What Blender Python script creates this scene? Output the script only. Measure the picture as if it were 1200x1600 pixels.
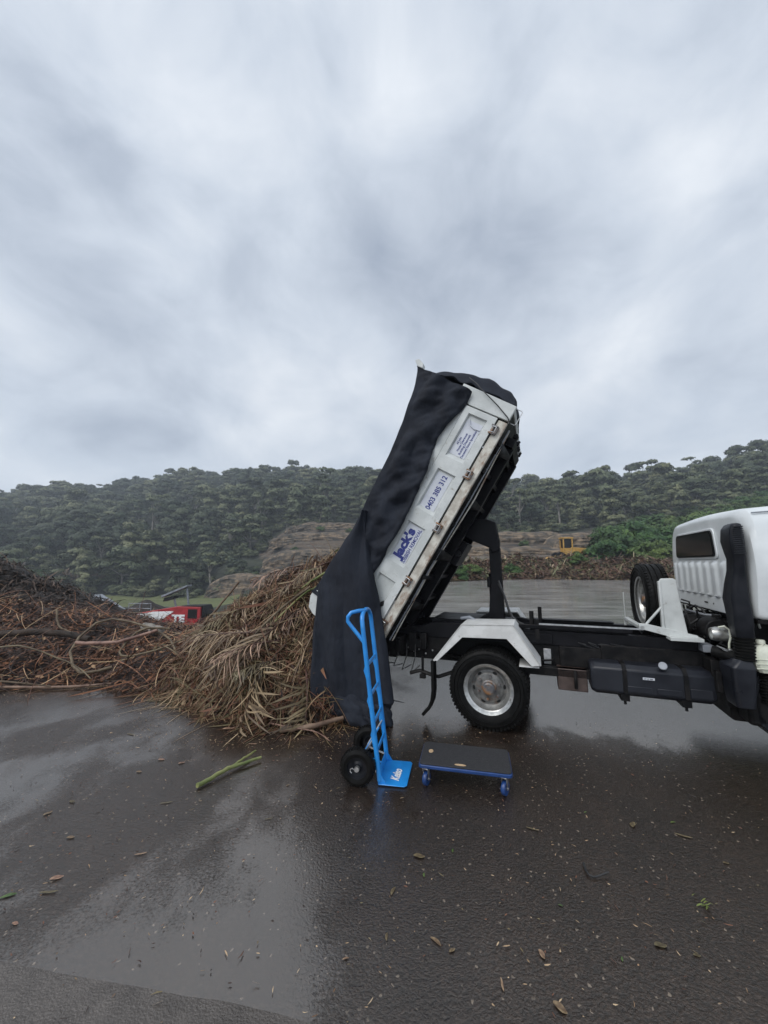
import bpy, bmesh, math, random
import numpy as np
from mathutils import Vector, Matrix, noise
R = math.radians
random.seed(7); rng = np.random.default_rng(7)
S = bpy.context.scene
for o in list(bpy.data.objects): bpy.data.objects.remove(o)
C = S.collection

# ------------------------------------------------------------------ camera, sky, sun, exposure
PITCH = math.atan(80/600)
cam = bpy.data.cameras.new('camera'); camo = bpy.data.objects.new('camera', cam); C.objects.link(camo)
camo.location = (0, 0, 1.62); camo.rotation_euler = (R(90) + PITCH, 0, 0)
cam.sensor_fit = 'HORIZONTAL'; cam.sensor_width = 36; cam.lens = 18.0
cam.clip_start = 0.05; cam.clip_end = 5000
S.camera = camo
S.render.resolution_x = 768; S.render.resolution_y = 1024
S.render.engine = 'CYCLES'
S.view_settings.view_transform = 'Standard'; S.view_settings.look = 'None'
S.view_settings.gamma = 1; S.view_settings.exposure = 0.60
SUN_EL, SUN_AZ = R(48), R(232)          # azimuth clockwise from +Y
w = bpy.data.worlds.new('World'); S.world = w; w.use_nodes = True
nt = w.node_tree; nt.nodes.clear()
def N(tree, t, **k):
    n = tree.nodes.new(t)
    for a, b in k.items(): setattr(n, a, b)
    return n
def world():
    L = nt.links.new
    out = N(nt, 'ShaderNodeOutputWorld'); mix = N(nt, 'ShaderNodeMixShader'); mix.inputs[0].default_value = .94
    sky = N(nt, 'ShaderNodeTexSky'); sky.sky_type = 'NISHITA'; sky.sun_disc = False
    sky.sun_elevation = SUN_EL; sky.sun_rotation = SUN_AZ
    b1 = N(nt, 'ShaderNodeBackground'); b1.inputs[1].default_value = .08
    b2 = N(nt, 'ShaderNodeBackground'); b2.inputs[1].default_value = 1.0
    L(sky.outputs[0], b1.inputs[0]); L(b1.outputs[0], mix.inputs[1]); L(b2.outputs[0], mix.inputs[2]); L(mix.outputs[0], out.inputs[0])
    tc = N(nt, 'ShaderNodeTexCoord'); sep = N(nt, 'ShaderNodeSeparateXYZ'); L(tc.outputs['Generated'], sep.inputs[0])
    def M(op, a, b=None, c=None):
        m = N(nt, 'ShaderNodeMath', operation=op)
        for i, v in enumerate((a, b, c)):
            if v is None: continue
            if isinstance(v, (int, float)): m.inputs[i].default_value = v
            else: L(v, m.inputs[i])
        return m.outputs[0]
    z = M('MAXIMUM', sep.outputs[2], 0.0); zz = M('ADD', z, .55)
    px = M('DIVIDE', sep.outputs[0], zz); py = M('DIVIDE', sep.outputs[1], zz)
    cb = N(nt, 'ShaderNodeCombineXYZ'); L(px, cb.inputs[0]); L(py, cb.inputs[1])
    def noise_(sc, det, rough, off, dist=0, stretch=(1, 1, 1), rot=0):
        mp = N(nt, 'ShaderNodeMapping'); mp.inputs['Location'].default_value = off; mp.inputs['Scale'].default_value = stretch
        mp.inputs['Rotation'].default_value = (0, 0, rot)
        L(cb.outputs[0], mp.inputs[0])
        n = N(nt, 'ShaderNodeTexNoise'); n.inputs['Scale'].default_value = sc; n.inputs['Detail'].default_value = det
        n.inputs['Roughness'].default_value = rough; n.inputs['Distortion'].default_value = dist
        L(mp.outputs[0], n.inputs['Vector']); return n.outputs['Fac']
    a = noise_(3.0, 7, .52, (3.1, 1.7, 0), .3, (1, .8, 1), R(35))
    bn = N(nt, 'ShaderNodeTexNoise'); bn.inputs['Scale'].default_value = 4.6; bn.inputs['Detail'].default_value = 9; bn.inputs['Roughness'].default_value = .58; bn.inputs['Distortion'].default_value = .5
    bm_ = N(nt, 'ShaderNodeMapping'); bm_.inputs['Location'].default_value = (4.1, 2.2, 7); bm_.inputs['Rotation'].default_value = (0, R(35), 0); bm_.inputs['Scale'].default_value = (1, 1, 1.7); L(tc.outputs['Generated'], bm_.inputs[0]); L(bm_.outputs[0], bn.inputs['Vector']); b = bn.outputs['Fac']
    f = M('ADD', M('MULTIPLY', a, .62), M('MULTIPLY', b, .38))
    # bodies of darker cloud at their own places over the valley (cloud plane coordinates)
    for cx, cy, rx, ry, amt, ang in ((-0.413, 0.388, 0.049, 0.065, 0.1, 0.12), (-0.381, 0.476, 0.051, 0.088, 0.12, 0.13), (-0.281, 0.512, 0.051, 0.045, 0.1, 0.09), (-0.247, 0.642, 0.069, 0.103, 0.11, 0.09), (-0.027, 0.571, 0.041, 0.091, 0.085, 0.0), (0.109, 0.664, 0.13, 0.086, 0.055, -0.07), (0.291, 0.698, 0.15, 0.074, 0.07, -0.16), (0.25, 0.532, 0.057, 0.042, 0.05, -0.1), (-0.57, 0.575, 0.102, 0.094, 0.07, 0.21), (0.486, 0.573, 0.105, 0.09, 0.05, -0.21), (-0.576, 0.948, 0.319, 0.121, 0.04, 0.22), (0.033, 0.42, 0.115, 0.049, -0.09, -0.03), (-0.227, 0.431, 0.074, 0.049, -0.06, 0.06), (-0.113, 0.492, 0.056, 0.062, -0.06, 0.03), (0.42, 0.456, 0.09, 0.059, -0.05, -0.16), (0.485, 0.78, 0.184, 0.077, 0.05, -0.27)):
        dx = M('SUBTRACT', px, cx); dy = M('SUBTRACT', py, cy)
        ca, sa = math.cos(ang), math.sin(ang)
        ex = M('DIVIDE', M('ADD', M('MULTIPLY', dx, ca), M('MULTIPLY', dy, sa)), rx)
        ey = M('DIVIDE', M('SUBTRACT', M('MULTIPLY', dy, ca), M('MULTIPLY', dx, sa)), ry)
        d = M('ADD', M('MULTIPLY', ex, ex), M('MULTIPLY', ey, ey))
        d = M('ADD', d, M('MULTIPLY', M('SUBTRACT', b, .5), 2.4))
        g = M('MULTIPLY', M('POWER', 2.718, M('MULTIPLY', M('MAXIMUM', d, 0.0), -1.0)), amt)
        g = M('MULTIPLY', g, M('MULTIPLY_ADD', b, 2.4, .0)); f = M('SUBTRACT', f, g)
    cr = N(nt, 'ShaderNodeValToRGB'); L(f, cr.inputs[0])
    e = cr.color_ramp.elements; e[0].position = .26; e[0].color = (.26, .30, .37, 1); e[1].position = .67; e[1].color = (.62, .65, .69, 1)
    m = cr.color_ramp.elements.new(.475); m.color = (.45, .495, .56, 1)
    # the low sky is a little bluer and darker, unseen sky behind the viewer brightened as added fill for the truck
    hz = N(nt, 'ShaderNodeMixRGB', blend_type='MULTIPLY'); L(cr.outputs[0], hz.inputs[1])
    hz.inputs[2].default_value = (.97, 1.0, 1.03, 1)
    L(M('SUBTRACT', 1.0, M('MINIMUM', M('MULTIPLY', z, 2.6), 1.0)), hz.inputs[0])
    back_fill = M('MULTIPLY_ADD', M('MAXIMUM', M('MULTIPLY', sep.outputs[1], -1.0), 0.0), .5, 1.0)
    L(hz.outputs[0], b2.inputs[0]); L(back_fill, b2.inputs[1])
world()
sun = bpy.data.lights.new('sun', 'SUN'); sun.energy = 1.35; sun.angle = R(40); sun.color = (1, .97, .93)
suno = bpy.data.objects.new('sun', sun); C.objects.link(suno)
sd = Vector((math.sin(SUN_AZ)*math.cos(SUN_EL), math.cos(SUN_AZ)*math.cos(SUN_EL), math.sin(SUN_EL)))
suno.rotation_euler = sd.to_track_quat('Z', 'Y').to_euler()

# ------------------------------------------------------------------ materials
def pm(name, c1, c2=None, scale=6, rough=.5, metal=0, bump=0, bscale=40, r2=None, c3=None, t=(.4, .6), spec=.5, coat=0, det=6, stretch=(1, 1, 1), obj_random=0, attr=None, detail_rough=.6, rust=None):
    m = bpy.data.materials.new(name); m.use_nodes = True; t_ = m.node_tree; L = t_.links.new
    b = t_.nodes['Principled BSDF']; b.inputs['Roughness'].default_value = rough; b.inputs['Metallic'].default_value = metal
    b.inputs['Specular IOR Level'].default_value = spec; b.inputs['Coat Weight'].default_value = coat; b.inputs['Coat Roughness'].default_value = .12
    tc = N(t_, 'ShaderNodeTexCoord'); mp = N(t_, 'ShaderNodeMapping'); mp.inputs['Scale'].default_value = stretch; L(tc.outputs['Object'], mp.inputs[0])
    n = N(t_, 'ShaderNodeTexNoise'); n.inputs['Scale'].default_value = scale; n.inputs['Detail'].default_value = det; n.inputs['Roughness'].default_value = detail_rough
    L(mp.outputs[0], n.inputs['Vector'])
    cr = N(t_, 'ShaderNodeValToRGB'); e = cr.color_ramp.elements
    e[0].position, e[1].position = t; e[0].color = (*c1, 1); e[1].color = (*(c2 or c1), 1)
    if c3: k = e.new(min(.99, t[1] + .12)); k.color = (*c3, 1)
    src = n.outputs['Fac']
    if attr:
        an = N(t_, 'ShaderNodeAttribute', attribute_name=attr); src = an.outputs['Fac']
        ad = N(t_, 'ShaderNodeMath', operation='MULTIPLY_ADD'); L(n.outputs['Fac'], ad.inputs[0]); ad.inputs[1].default_value = .2; ad.inputs[2].default_value = -.1
        a2 = N(t_, 'ShaderNodeMath', operation='ADD'); L(ad.outputs[0], a2.inputs[0]); L(src, a2.inputs[1]); src = a2.outputs[0]
    L(src, cr.inputs[0]); col = cr.outputs[0]
    if obj_random:
        oi = N(t_, 'ShaderNodeObjectInfo'); hs = N(t_, 'ShaderNodeHueSaturation')
        a = N(t_, 'ShaderNodeMath', operation='MULTIPLY_ADD'); L(oi.outputs['Random'], a.inputs[0]); a.inputs[1].default_value = obj_random; a.inputs[2].default_value = 1 - obj_random/2
        L(a.outputs[0], hs.inputs['Value'])
        a = N(t_, 'ShaderNodeMath', operation='MULTIPLY_ADD'); L(oi.outputs['Random'], a.inputs[0]); a.inputs[1].default_value = -.06; a.inputs[2].default_value = .53
        L(a.outputs[0], hs.inputs['Hue']); L(col, hs.inputs['Color']); col = hs.outputs[0]
    if rust:
        n3 = N(t_, 'ShaderNodeTexNoise'); n3.inputs['Scale'].default_value = rust[1]; n3.inputs['Detail'].default_value = 9; n3.inputs['Roughness'].default_value = .7
        mp3 = N(t_, 'ShaderNodeMapping'); mp3.inputs['Scale'].default_value = rust[4] if len(rust) > 4 else (1, 1, 1); L(tc.outputs['Object'], mp3.inputs[0]); L(mp3.outputs[0], n3.inputs['Vector'])
        c4 = N(t_, 'ShaderNodeValToRGB'); c4.color_ramp.elements[0].position = rust[2]; c4.color_ramp.elements[1].position = rust[3]; L(n3.outputs['Fac'], c4.inputs[0])
        mx = N(t_, 'ShaderNodeMixRGB'); L(c4.outputs[0], mx.inputs[0]); L(col, mx.inputs[1]); mx.inputs[2].default_value = (*rust[0], 1); col = mx.outputs[0]
    L(col, b.inputs['Base Color'])
    if r2 is not None:
        mr = N(t_, 'ShaderNodeMapRange'); mr.inputs[1].default_value = .35; mr.inputs[2].default_value = .65; mr.inputs[3].default_value = rough; mr.inputs[4].default_value = r2
        L(n.outputs['Fac'], mr.inputs[0]); L(mr.outputs[0], b.inputs['Roughness'])
    if bump:
        n2 = N(t_, 'ShaderNodeTexNoise'); n2.inputs['Scale'].default_value = bscale; n2.inputs['Detail'].default_value = 4; L(mp.outputs[0], n2.inputs['Vector'])
        bp = N(t_, 'ShaderNodeBump'); bp.inputs['Strength'].default_value = bump; bp.inputs['Distance'].default_value = .01
        L(n2.outputs['Fac'], bp.inputs['Height']); L(bp.outputs[0], b.inputs['Normal'])
    return m

M_ = {}
M_['white'] = pm('white_paint', (.58, .61, .62), (.66, .69, .70), 3, .28, spec=.5, bump=.02, bscale=3, coat=.4)
M_['traypaint'] = pm('tray_paint', (.44, .46, .45), (.54, .56, .55), 5, .42, bump=.05, bscale=30, rust=((.22, .19, .15), 14, .60, .74))
M_['rusty'] = pm('rusty_cream_steel', (.36, .33, .28), (.56, .54, .48), 9, .6, bump=.15, bscale=60, rust=((.20, .10, .055), 5, .52, .68, (1.2, 1, 3)))
M_['fender'] = pm('fender_paint', (.52, .52, .505), (.62, .62, .605), 8, .45, bump=.05, bscale=50, rust=((.25, .22, .18), 22, .62, .75))
M_['black'] = pm('black_chassis', (.004, .004, .0045), (.013, .012, .012), 9, .42, r2=.65, spec=.16, bump=.08, bscale=60, rust=((.035, .03, .025), 18, .6, .8))
M_['blackwet'] = pm('wet_black_steel', (.003, .003, .004), (.007, .007, .009), 5, .36, r2=.55, spec=.16, bump=.05, bscale=30)
M_['plastic'] = pm('black_plastic', (.006, .007, .010), (.012, .013, .017), 12, .34, r2=.5, spec=.25, bump=.03, bscale=50)
M_['tank'] = pm('tank_paint', (.009, .010, .014), (.017, .019, .025), 4, .27, r2=.42, spec=.3, bump=.03, bscale=9)
M_['rubber'] = pm('tyre_rubber', (.003, .003, .003), (.007, .0068, .0065), 20, .55, spec=.13, bump=.1, bscale=120)
M_['rim'] = pm('worn_silver_rim', (.34, .34, .33), (.52, .52, .50), 14, .3, metal=.75, bump=.04, bscale=40, rust=((.14, .11, .08), 16, .58, .72))
M_['disc'] = pm('dark_wheel_disc', (.10, .10, .095), (.20, .195, .185), 14, .45, metal=.35, bump=.05, bscale=50, rust=((.13, .07, .035), 11, .52, .7))  # wheel disc: darker grey than the rim, with rust patches
M_['hub'] = pm('rusty_hub', (.10, .10, .11), (.20, .19, .18), 18, .5, metal=.4, bump=.1, bscale=60, rust=((.26, .12, .04), 14, .48, .62))
M_['steel'] = pm('bright_steel', (.45, .45, .45), (.62, .62, .62), 20, .3, metal=.9)
M_['glass'] = pm('dark_glass', (.002, .002, .003), (.003, .003, .004), 3, .08, spec=.22)
M_['dark'] = pm('dark_void', (.004, .004, .004), None, 3, .8)
M_['brownbox'] = pm('brown_box', (.045, .030, .025), (.075, .052, .045), 8, .5, bump=.05)
M_['reservoir'] = pm('milky_plastic', (.52, .54, .44), (.66, .67, .58), 6, .35)
M_['tarp'] = pm('tarp_cloth', (.0095, .0115, .0175), (.0175, .021, .030), 5, .78, bump=.8, bscale=34, stretch=(1, 1, .4), r2=.9, spec=.25, detail_rough=.7)
M_['navy'] = pm('navy_lettering', (.012, .022, .16), (.018, .03, .20), 20, .4)
M_['sticker'] = pm('pale_sticker', (.49, .51, .56), (.55, .57, .61), 8, .35)
M_['whiteink'] = pm('white_lettering', (.8, .8, .8), None, 8, .4)
M_['blue'] = pm('blue_powder_coat', (.012, .20, .56), (.018, .25, .66), 7, .3, bump=.03, bscale=90, coat=.3, rust=((.03, .09, .2), 40, .66, .72))
M_['darkblue'] = pm('dark_blue_plastic', (.008, .035, .13), (.014, .05, .18), 9, .35)
M_['carpet'] = pm('charcoal_mat', (.016, .016, .018), (.026, .026, .029), 60, .75, bump=.5, bscale=260)
M_['wood'] = pm('bare_wood', (.38, .26, .15), (.5, .36, .22), 12, .6, stretch=(1, 6, 1))
M_['yellow'] = pm('yellow_machine_paint', (.36, .20, .04), (.46, .27, .06), 1.5, .5)
M_['red'] = pm('red_machine_paint', (.28, .012, .016), (.38, .02, .025), 1.2, .45)
M_['soil'] = pm('dark_soil', (.010, .008, .007), (.024, .018, .014), 1.5, .9, bump=.5, bscale=6)
M_['conveyor'] = pm('grey_conveyor', (.16, .17, .19), (.26, .28, .31), 2, .5)
M_['hose'] = pm('rubber_hose', (.012, .012, .013), (.03, .03, .03), 14, .45)
M_['bark'] = pm('pale_gum_bark', (.10, .09, .08), (.22, .20, .175), .9, .8, bump=.4, bscale=5)
M_['leaf'] = pm('gum_foliage', (.026, .038, .016), (.13, .145, .075), .35, .62, obj_random=.6, attr='v', t=(.2, .8), spec=.3)
M_['leafd'] = pm('dark_gum_foliage', (.014, .024, .012), (.060, .078, .042), .35, .62, obj_random=.5, attr='v', t=(.2, .8), spec=.3)
M_['leafb'] = pm('shrub_foliage', (.024, .055, .012), (.07, .12, .028), .8, .6, obj_random=.4, attr='v', t=(.2, .8), spec=.3)
M_['rock'] = pm('sandstone', (.05, .042, .034), (.21, .15, .095), .35, .85, bump=.8, bscale=3, stretch=(1, 1, 5), c3=(.27, .22, .16), rust=((.03, .028, .022), .5, .46, .62))
M_['mound'] = pm('pile_core', (.010, .007, .005), (.035, .022, .015), 4, .85, bump=.8, bscale=25)
def litter_mat(name, cols, rough=.6, spec=.4):
    m = pm(name, cols[0], cols[-1], 14, rough, attr='v', t=(0, 1), spec=spec, bump=.15, bscale=60, stretch=(1, 1, 1))
    cr = [n for n in m.node_tree.nodes if n.type == 'VALTORGB'][0].color_ramp
    for i, c in enumerate(cols[1:-1]):
        k = cr.elements.new((i+1)/(len(cols)-1)); k.color = (*c, 1)
    return m
STRAW = [(.010, .006, .004), (.048, .022, .013), (.16, .066, .036), (.115, .098, .048), (.27, .165, .09), (.46, .34, .21)]
DARKB = [(.010, .008, .007), (.028, .018, .013), (.055, .032, .022), (.10, .06, .038), (.20, .145, .10)]
RUSS = [(.010, .006, .005), (.035, .017, .011), (.085, .036, .020), (.26, .11, .05), (.42, .30, .17)]
FARP = [(.014, .011, .008), (.09, .042, .028), (.14, .085, .05), (.06, .085, .025), (.34, .25, .17)]
M_['straw'] = litter_mat('dead_frond_straw', STRAW)
M_['darkb'] = litter_mat('dark_mulch', DARKB)
M_['russet'] = litter_mat('russet_brush', RUSS)
M_['farp'] = litter_mat('mixed_green_waste', FARP)
M_['frond'] = pm('dead_frond', (.055, .03, .018), (.27, .165, .095), 3, .55, attr='v', t=(0, 1), obj_random=.8, c3=(.34, .25, .15), bump=.1)
M_['branch'] = pm('bare_branch', (.09, .055, .035), (.19, .13, .085), 6, .65, bump=.3, bscale=30, obj_random=.6, stretch=(1, 1, 1))
M_['brown_leaf'] = pm('brown_leaf', (.09, .055, .03), (.26, .19, .11), 20, .55, obj_random=1.0)
M_['green_leaf'] = pm('green_leaf', (.06, .10, .02), (.14, .19, .05), 20, .45, obj_random=.6)
M_['stalk'] = pm('green_stalk', (.10, .13, .035), (.24, .24, .09), 5, .45, c3=(.28, .20, .13), bump=.1)

# ------------------------------------------------------------------ mesh helpers
class MB:
    def __init__(s): s.v = []; s.f = []
    def add(s, vs, fs, M=None):
        k = len(s.v)
        s.v += [tuple(M @ Vector(p)) if M is not None else tuple(p) for p in vs]; s.f += [tuple(i+k for i in f) for f in fs]; return s
    def box(s, a, b, M=None):
        x0, y0, z0 = a; x1, y1, z1 = b
        return s.add([(x0,y0,z0),(x1,y0,z0),(x1,y1,z0),(x0,y1,z0),(x0,y0,z1),(x1,y0,z1),(x1,y1,z1),(x0,y1,z1)],
              [(0,3,2,1),(4,5,6,7),(0,1,5,4),(1,2,6,5),(2,3,7,6),(3,0,4,7)], M)
    def prism(s, poly, a, b, axis='y', M=None):
        n = len(poly)
        def P(p, t): return (p[0], t, p[1]) if axis == 'y' else ((t, p[0], p[1]) if axis == 'x' else (p[0], p[1], t))
        vs = [P(p, a) for p in poly] + [P(p, b) for p in poly]
        fs = [tuple(range(n)), tuple(range(2*n-1, n-1, -1))] + [(i, i+n, (i+1) % n+n, (i+1) % n) for i in range(n)]
        return s.add(vs, fs, M)
    def tube(s, pts, r, seg=8, closed=False, flat=1.0):
        pts = [Vector(p) for p in pts]; n = len(pts); rs = r if isinstance(r, (list, tuple)) else [r]*n
        vs = []; up = None
        for i, p in enumerate(pts):
            if closed: t = (pts[(i+1) % n]-pts[i-1])
            else: t = pts[min(i+1, n-1)]-pts[max(i-1, 0)]
            t.normalize()
            if up is None: up = t.orthogonal().normalized()
            else:
                up = up - t*up.dot(t)
                up = up.normalized() if up.length > 1e-6 else t.orthogonal().normalized()
            sd_ = t.cross(up)
            for k in range(seg):
                a = 2*math.pi*k/seg; vs.append(p+up*math.cos(a)*rs[i]+sd_*math.sin(a)*rs[i]*flat)
        fs = []
        m = n if closed else n-1
        for i in range(m):
            for k in range(seg):
                a = i*seg+k; b = i*seg+(k+1) % seg; c = ((i+1) % n)*seg+(k+1) % seg; d = ((i+1) % n)*seg+k
                fs.append((a, b, c, d))
        if not closed: fs += [tuple(range(seg-1, -1, -1)), tuple(range((n-1)*seg, n*seg))]
        return s.add(vs, fs)
    def lathe(s, prof, c=(0, 0, 0), seg=48, axis='y', closed=False):
        vs = []
        for r, t in prof:
            for k in range(seg):
                a = 2*math.pi*k/seg; x, z = r*math.cos(a), r*math.sin(a)
                p = (x, t, z) if axis == 'y' else ((t, x, z) if axis == 'x' else (x, z, t))
                vs.append((p[0]+c[0], p[1]+c[1], p[2]+c[2]))
        fs = []; n = len(prof)
        for i in range(n if closed else n-1):
            for k in range(seg):
                j = (i+1) % n; fs.append((i*seg+k, i*seg+(k+1) % seg, j*seg+(k+1) % seg, j*seg+k))
        return s.add(vs, fs)
    def build(s, name, mat, parent=None, bevel=0, sm=35, seg=2, solid=0, sub=0):
        me = bpy.data.meshes.new(name); me.from_pydata(s.v, [], s.f); me.validate()
        bm = bmesh.new(); bm.from_mesh(me); bmesh.ops.recalc_face_normals(bm, faces=bm.faces); bm.to_mesh(me); bm.free()
        for m in (mat if isinstance(mat, (list, tuple)) else [mat]): me.materials.append(m)
        o = bpy.data.objects.new(name, me); C.objects.link(o); o.parent = parent
        if sm: me.shade_smooth(); me.set_sharp_from_angle(angle=R(sm))
        if solid: k = o.modifiers.new('solid', 'SOLIDIFY'); k.thickness = solid; k.offset = 0
        if sub: k = o.modifiers.new('sub', 'SUBSURF'); k.levels = k.render_levels = sub
        if bevel: k = o.modifiers.new('bevel', 'BEVEL'); k.width = bevel; k.segments = seg; k.limit_method = 'ANGLE'; k.angle_limit = R(40)
        return o
def np_obj(name, V, F, mat, parent=None, v=None, smooth=False, link=True):
    V = np.asarray(V, np.float32).reshape(-1, 3); F = np.asarray(F, np.int32); n, k = F.shape
    me = bpy.data.meshes.new(name); me.vertices.add(len(V)); me.vertices.foreach_set('co', V.ravel())
    me.loops.add(n*k); me.loops.foreach_set('vertex_index', F.ravel())
    me.polygons.add(n); me.polygons.foreach_set('loop_start', np.arange(0, n*k, k, dtype=np.int32)); me.polygons.foreach_set('loop_total', np.full(n, k, np.int32))
    if v is not None:
        at = me.attributes.new('v', 'FLOAT', 'POINT'); at.data.foreach_set('value', np.asarray(v, np.float32).ravel())
    me.polygons.foreach_set('use_smooth', np.full(n, smooth, bool))
    me.update(calc_edges=True); me.validate()
    for m in (mat if isinstance(mat, (list, tuple)) else [mat]): me.materials.append(m)
    o = bpy.data.objects.new(name, me)
    if link: C.objects.link(o)
    o.parent = parent
    return o
def tag(o, label=None, cat=None, group=None, kind=None):
    if label: o['label'] = label
    if cat: o['category'] = cat
    if group: o['group'] = group
    if kind: o['kind'] = kind
    return o
def empty(name, loc=(0, 0, 0), rz=0, parent=None):
    o = bpy.data.objects.new(name, None); C.objects.link(o); o.location = loc; o.rotation_euler = (0, 0, rz); o.empty_display_size = .1; o.parent = parent
    return o
def kids(o): return [c for c in bpy.data.objects if c.parent == o]
def copy_tree(o, childs=None, parent=None):
    c = o.copy(); C.objects.link(c); c.parent = parent
    for ch in (childs if childs is not None else kids(o)): copy_tree(ch, None if childs is None else [], c)
    return c
def text(name, s, mat, parent, org, right, up, height, width=None, bold=0.0, shear=0, align='LEFT', thick=.001, spacing=1.0, merge=None):
    cu = bpy.data.curves.new(name, 'FONT'); cu.body = s; cu.size = 1; cu.offset = bold; cu.shear = shear; cu.extrude = .01; cu.space_character = spacing
    t = bpy.data.objects.new(name, cu); me = bpy.data.meshes.new_from_object(t)
    bpy.data.objects.remove(t)
    xs = [v.co.x for v in me.vertices]; ys = [v.co.y for v in me.vertices]
    x0, x1 = min(xs), max(xs); ch = .7
    sy = height/ch; sx = (width/(x1-x0)) if width else sy
    right = Vector(right).normalized(); up = Vector(up).normalized(); nn = right.cross(up); org = Vector(org)
    for v in me.vertices:
        v.co = org+right*(v.co.x-x0)*sx+up*v.co.y*sy+nn*v.co.z/.01*thick
    if merge is not None:
        merge.add([tuple(v.co) for v in me.vertices], [tuple(p.vertices) for p in me.polygons]); return None
    me.materials.clear(); me.materials.append(mat); me.name = name
    o = bpy.data.objects.new(name, me); C.objects.link(o); o.parent = parent; return o
def ns(x, y, z=0): return noise.noise(Vector((x, y, z)))
def strips(P, D, L, W, droop, seg=4, curl=None, taper=True, cs=.3):
    """blades: P starts, D unit directions, L lengths, W widths, droop sag; returns V, F"""
    n = len(P); up = np.tile([0, 0, 1.0], (n, 1))
    side = np.cross(D, up); side += rng.normal(0, .35, (n, 3)); side -= D*np.sum(side*D, 1, keepdims=True)
    side /= np.linalg.norm(side, axis=1, keepdims=True)+1e-9
    t = np.linspace(0, 1, seg+1)
    if curl is None: curl = rng.normal(0, cs, n)
    V = P[:, None, :]+D[:, None, :]*(L[:, None]*t)[..., None]
    V[..., 2] -= (droop*L)[:, None]*t**2
    V += side[:, None, :]*((curl*L)[:, None]*t**2)[..., None]
    if taper: wd = np.array([.55]+[1.0]*(seg-1)+[.12])
    else: wd = np.ones(seg+1)
    wd = W[:, None]*wd[None]*.5
    A = V-side[:, None, :]*wd[..., None]; B = V+side[:, None, :]*wd[..., None]
    VV = np.stack([A, B], 2).reshape(n, -1, 3)
    base = (np.arange(n)*2*(seg+1))[:, None, None]
    i = np.arange(seg)[None, :, None]*2
    F = base+i+np.array([0, 1, 3, 2])[None, None]
    return VV.reshape(-1, 3), F.reshape(-1, 4)
def sstep(a, b, x):
    t = min(1, max(0, (x-a)/(b-a))); return t*t*(3-2*t)

# ------------------------------------------------------------------ terrain, yard
COLP = [-300, 0, 150, 300, 400, 470, 560, 640, 740, 830, 950, 1080, 1200, 1500]
DIST = [42, 50, 60, 90, 112, 120, 128, 140, 155, 200, 260, 340, 420, 800]
TAB = {
 -300: [-7, -7.4, -7.5, -8, -8.5, -8, -4, 0, 4, 17, 33, 44, 40, 30],
 0: [-7, -7.4, -7.5, -8, -8.5, -8, -4, 0, 4, 17, 36, 49, 44, 30],
 150: [-7, -7.4, -7.5, -8, -8.5, -8, -3, 1, 5, 20, 42, 60, 52, 30],
 300: [-7, -7.4, -7.5, -8, -8.5, -8, -3, 2, 7, 24, 47, 71, 60, 30],
 400:  [-1, -4, -5, -7, -7, -2.5, 2, 6, 11, 27, 50, 74, 62, 30],
 470:  [0, -2, -3, -5, -3.5, 1, 9, 12.5, 16.5, 31, 50, 76, 64, 30],
 560:  [0, -1, -1, -1, 0, 3, 9, 13, 17, 31, 49, 74, 62, 30],
 640:  [0, 0, 0, 2, 5, 7, 9.5, 12, 16, 29, 48, 70, 60, 30],
 740:  [0, 0.5, 1, 5, 9.3, 10, 11.5, 14, 18, 27, 44, 62, 56, 30],
 830:  [0, 0.5, 1, 5, 9.0, 10, 11.5, 14, 18, 27, 44, 59, 52, 30],
 950:  [0, .8, 2, 6, 10, 12, 14, 17, 21, 31, 46, 65, 58, 30],
 1080: [0, 1.5, 4, 9, 14, 16, 19, 22, 26, 36, 50, 71, 62, 30],
 1200: [0, 2.5, 5.5, 13, 20, 22, 25, 29, 33, 40, 55, 84, 70, 30],
 1500: [0, 2.5, 6, 14, 22, 25, 29, 34, 40, 52, 66, 92, 80, 30]}
TARR = np.array([TAB[c] for c in COLP])
def terr(x, y):
    if y < 8: 
        return -.05
    b = 600+605*x/y
    d = math.log(max(y, 42.0)); ld = [math.log(q) for q in DIST]
    bb = min(max(b, COLP[0]), COLP[-1]); dd = min(d, ld[-1])
    i = max(k for k in range(len(COLP)-1) if COLP[k] <= bb); j = max(k for k in range(len(ld)-1) if ld[k] <= dd)
    s = (bb-COLP[i])/(COLP[i+1]-COLP[i]); t = (dd-ld[j])/(ld[j+1]-ld[j]); s = s*s*(3-2*s)
    z = (TARR[i, j]*(1-s)+TARR[i+1, j]*s)*(1-t)+(TARR[i, j+1]*(1-s)+TARR[i+1, j+1]*s)*t
    if y < 42:
        k = sstep(8.3, 27, y) if b < 420 else sstep(38, 42, y)      # the yard drops off on the left
        z = -.05*(1-k)+z*k
    nn = ns(x*.02, y*.02, 3)*4*sstep(120, 220, y)+ns(x*.12, y*.12, 5)*.9*sstep(50, 110, y)
    return z+nn-5.0*sstep(250, 330, y)
def zone(x, y):
    b = 600+605*x/max(y, 1)
    if b < 420: 
        if y < 86: return 0.15
        if y < 118: return .5                    # mown grass strip
        return 0.0
    return .62 if b > 950 else 0.0
def rockz(x, y):
    b = 600+605*x/max(y, 1)
    if y < 45 or b > 970: return 0.0
    e = ns(x*.06, y*.06, 8)*.5
    lim = 153 if b < 610 else 119
    k = sstep(395, 440, b+e*60)*sstep(lim+6, lim-6, y+e*14)*sstep(970, 940, b)
    return k
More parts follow.
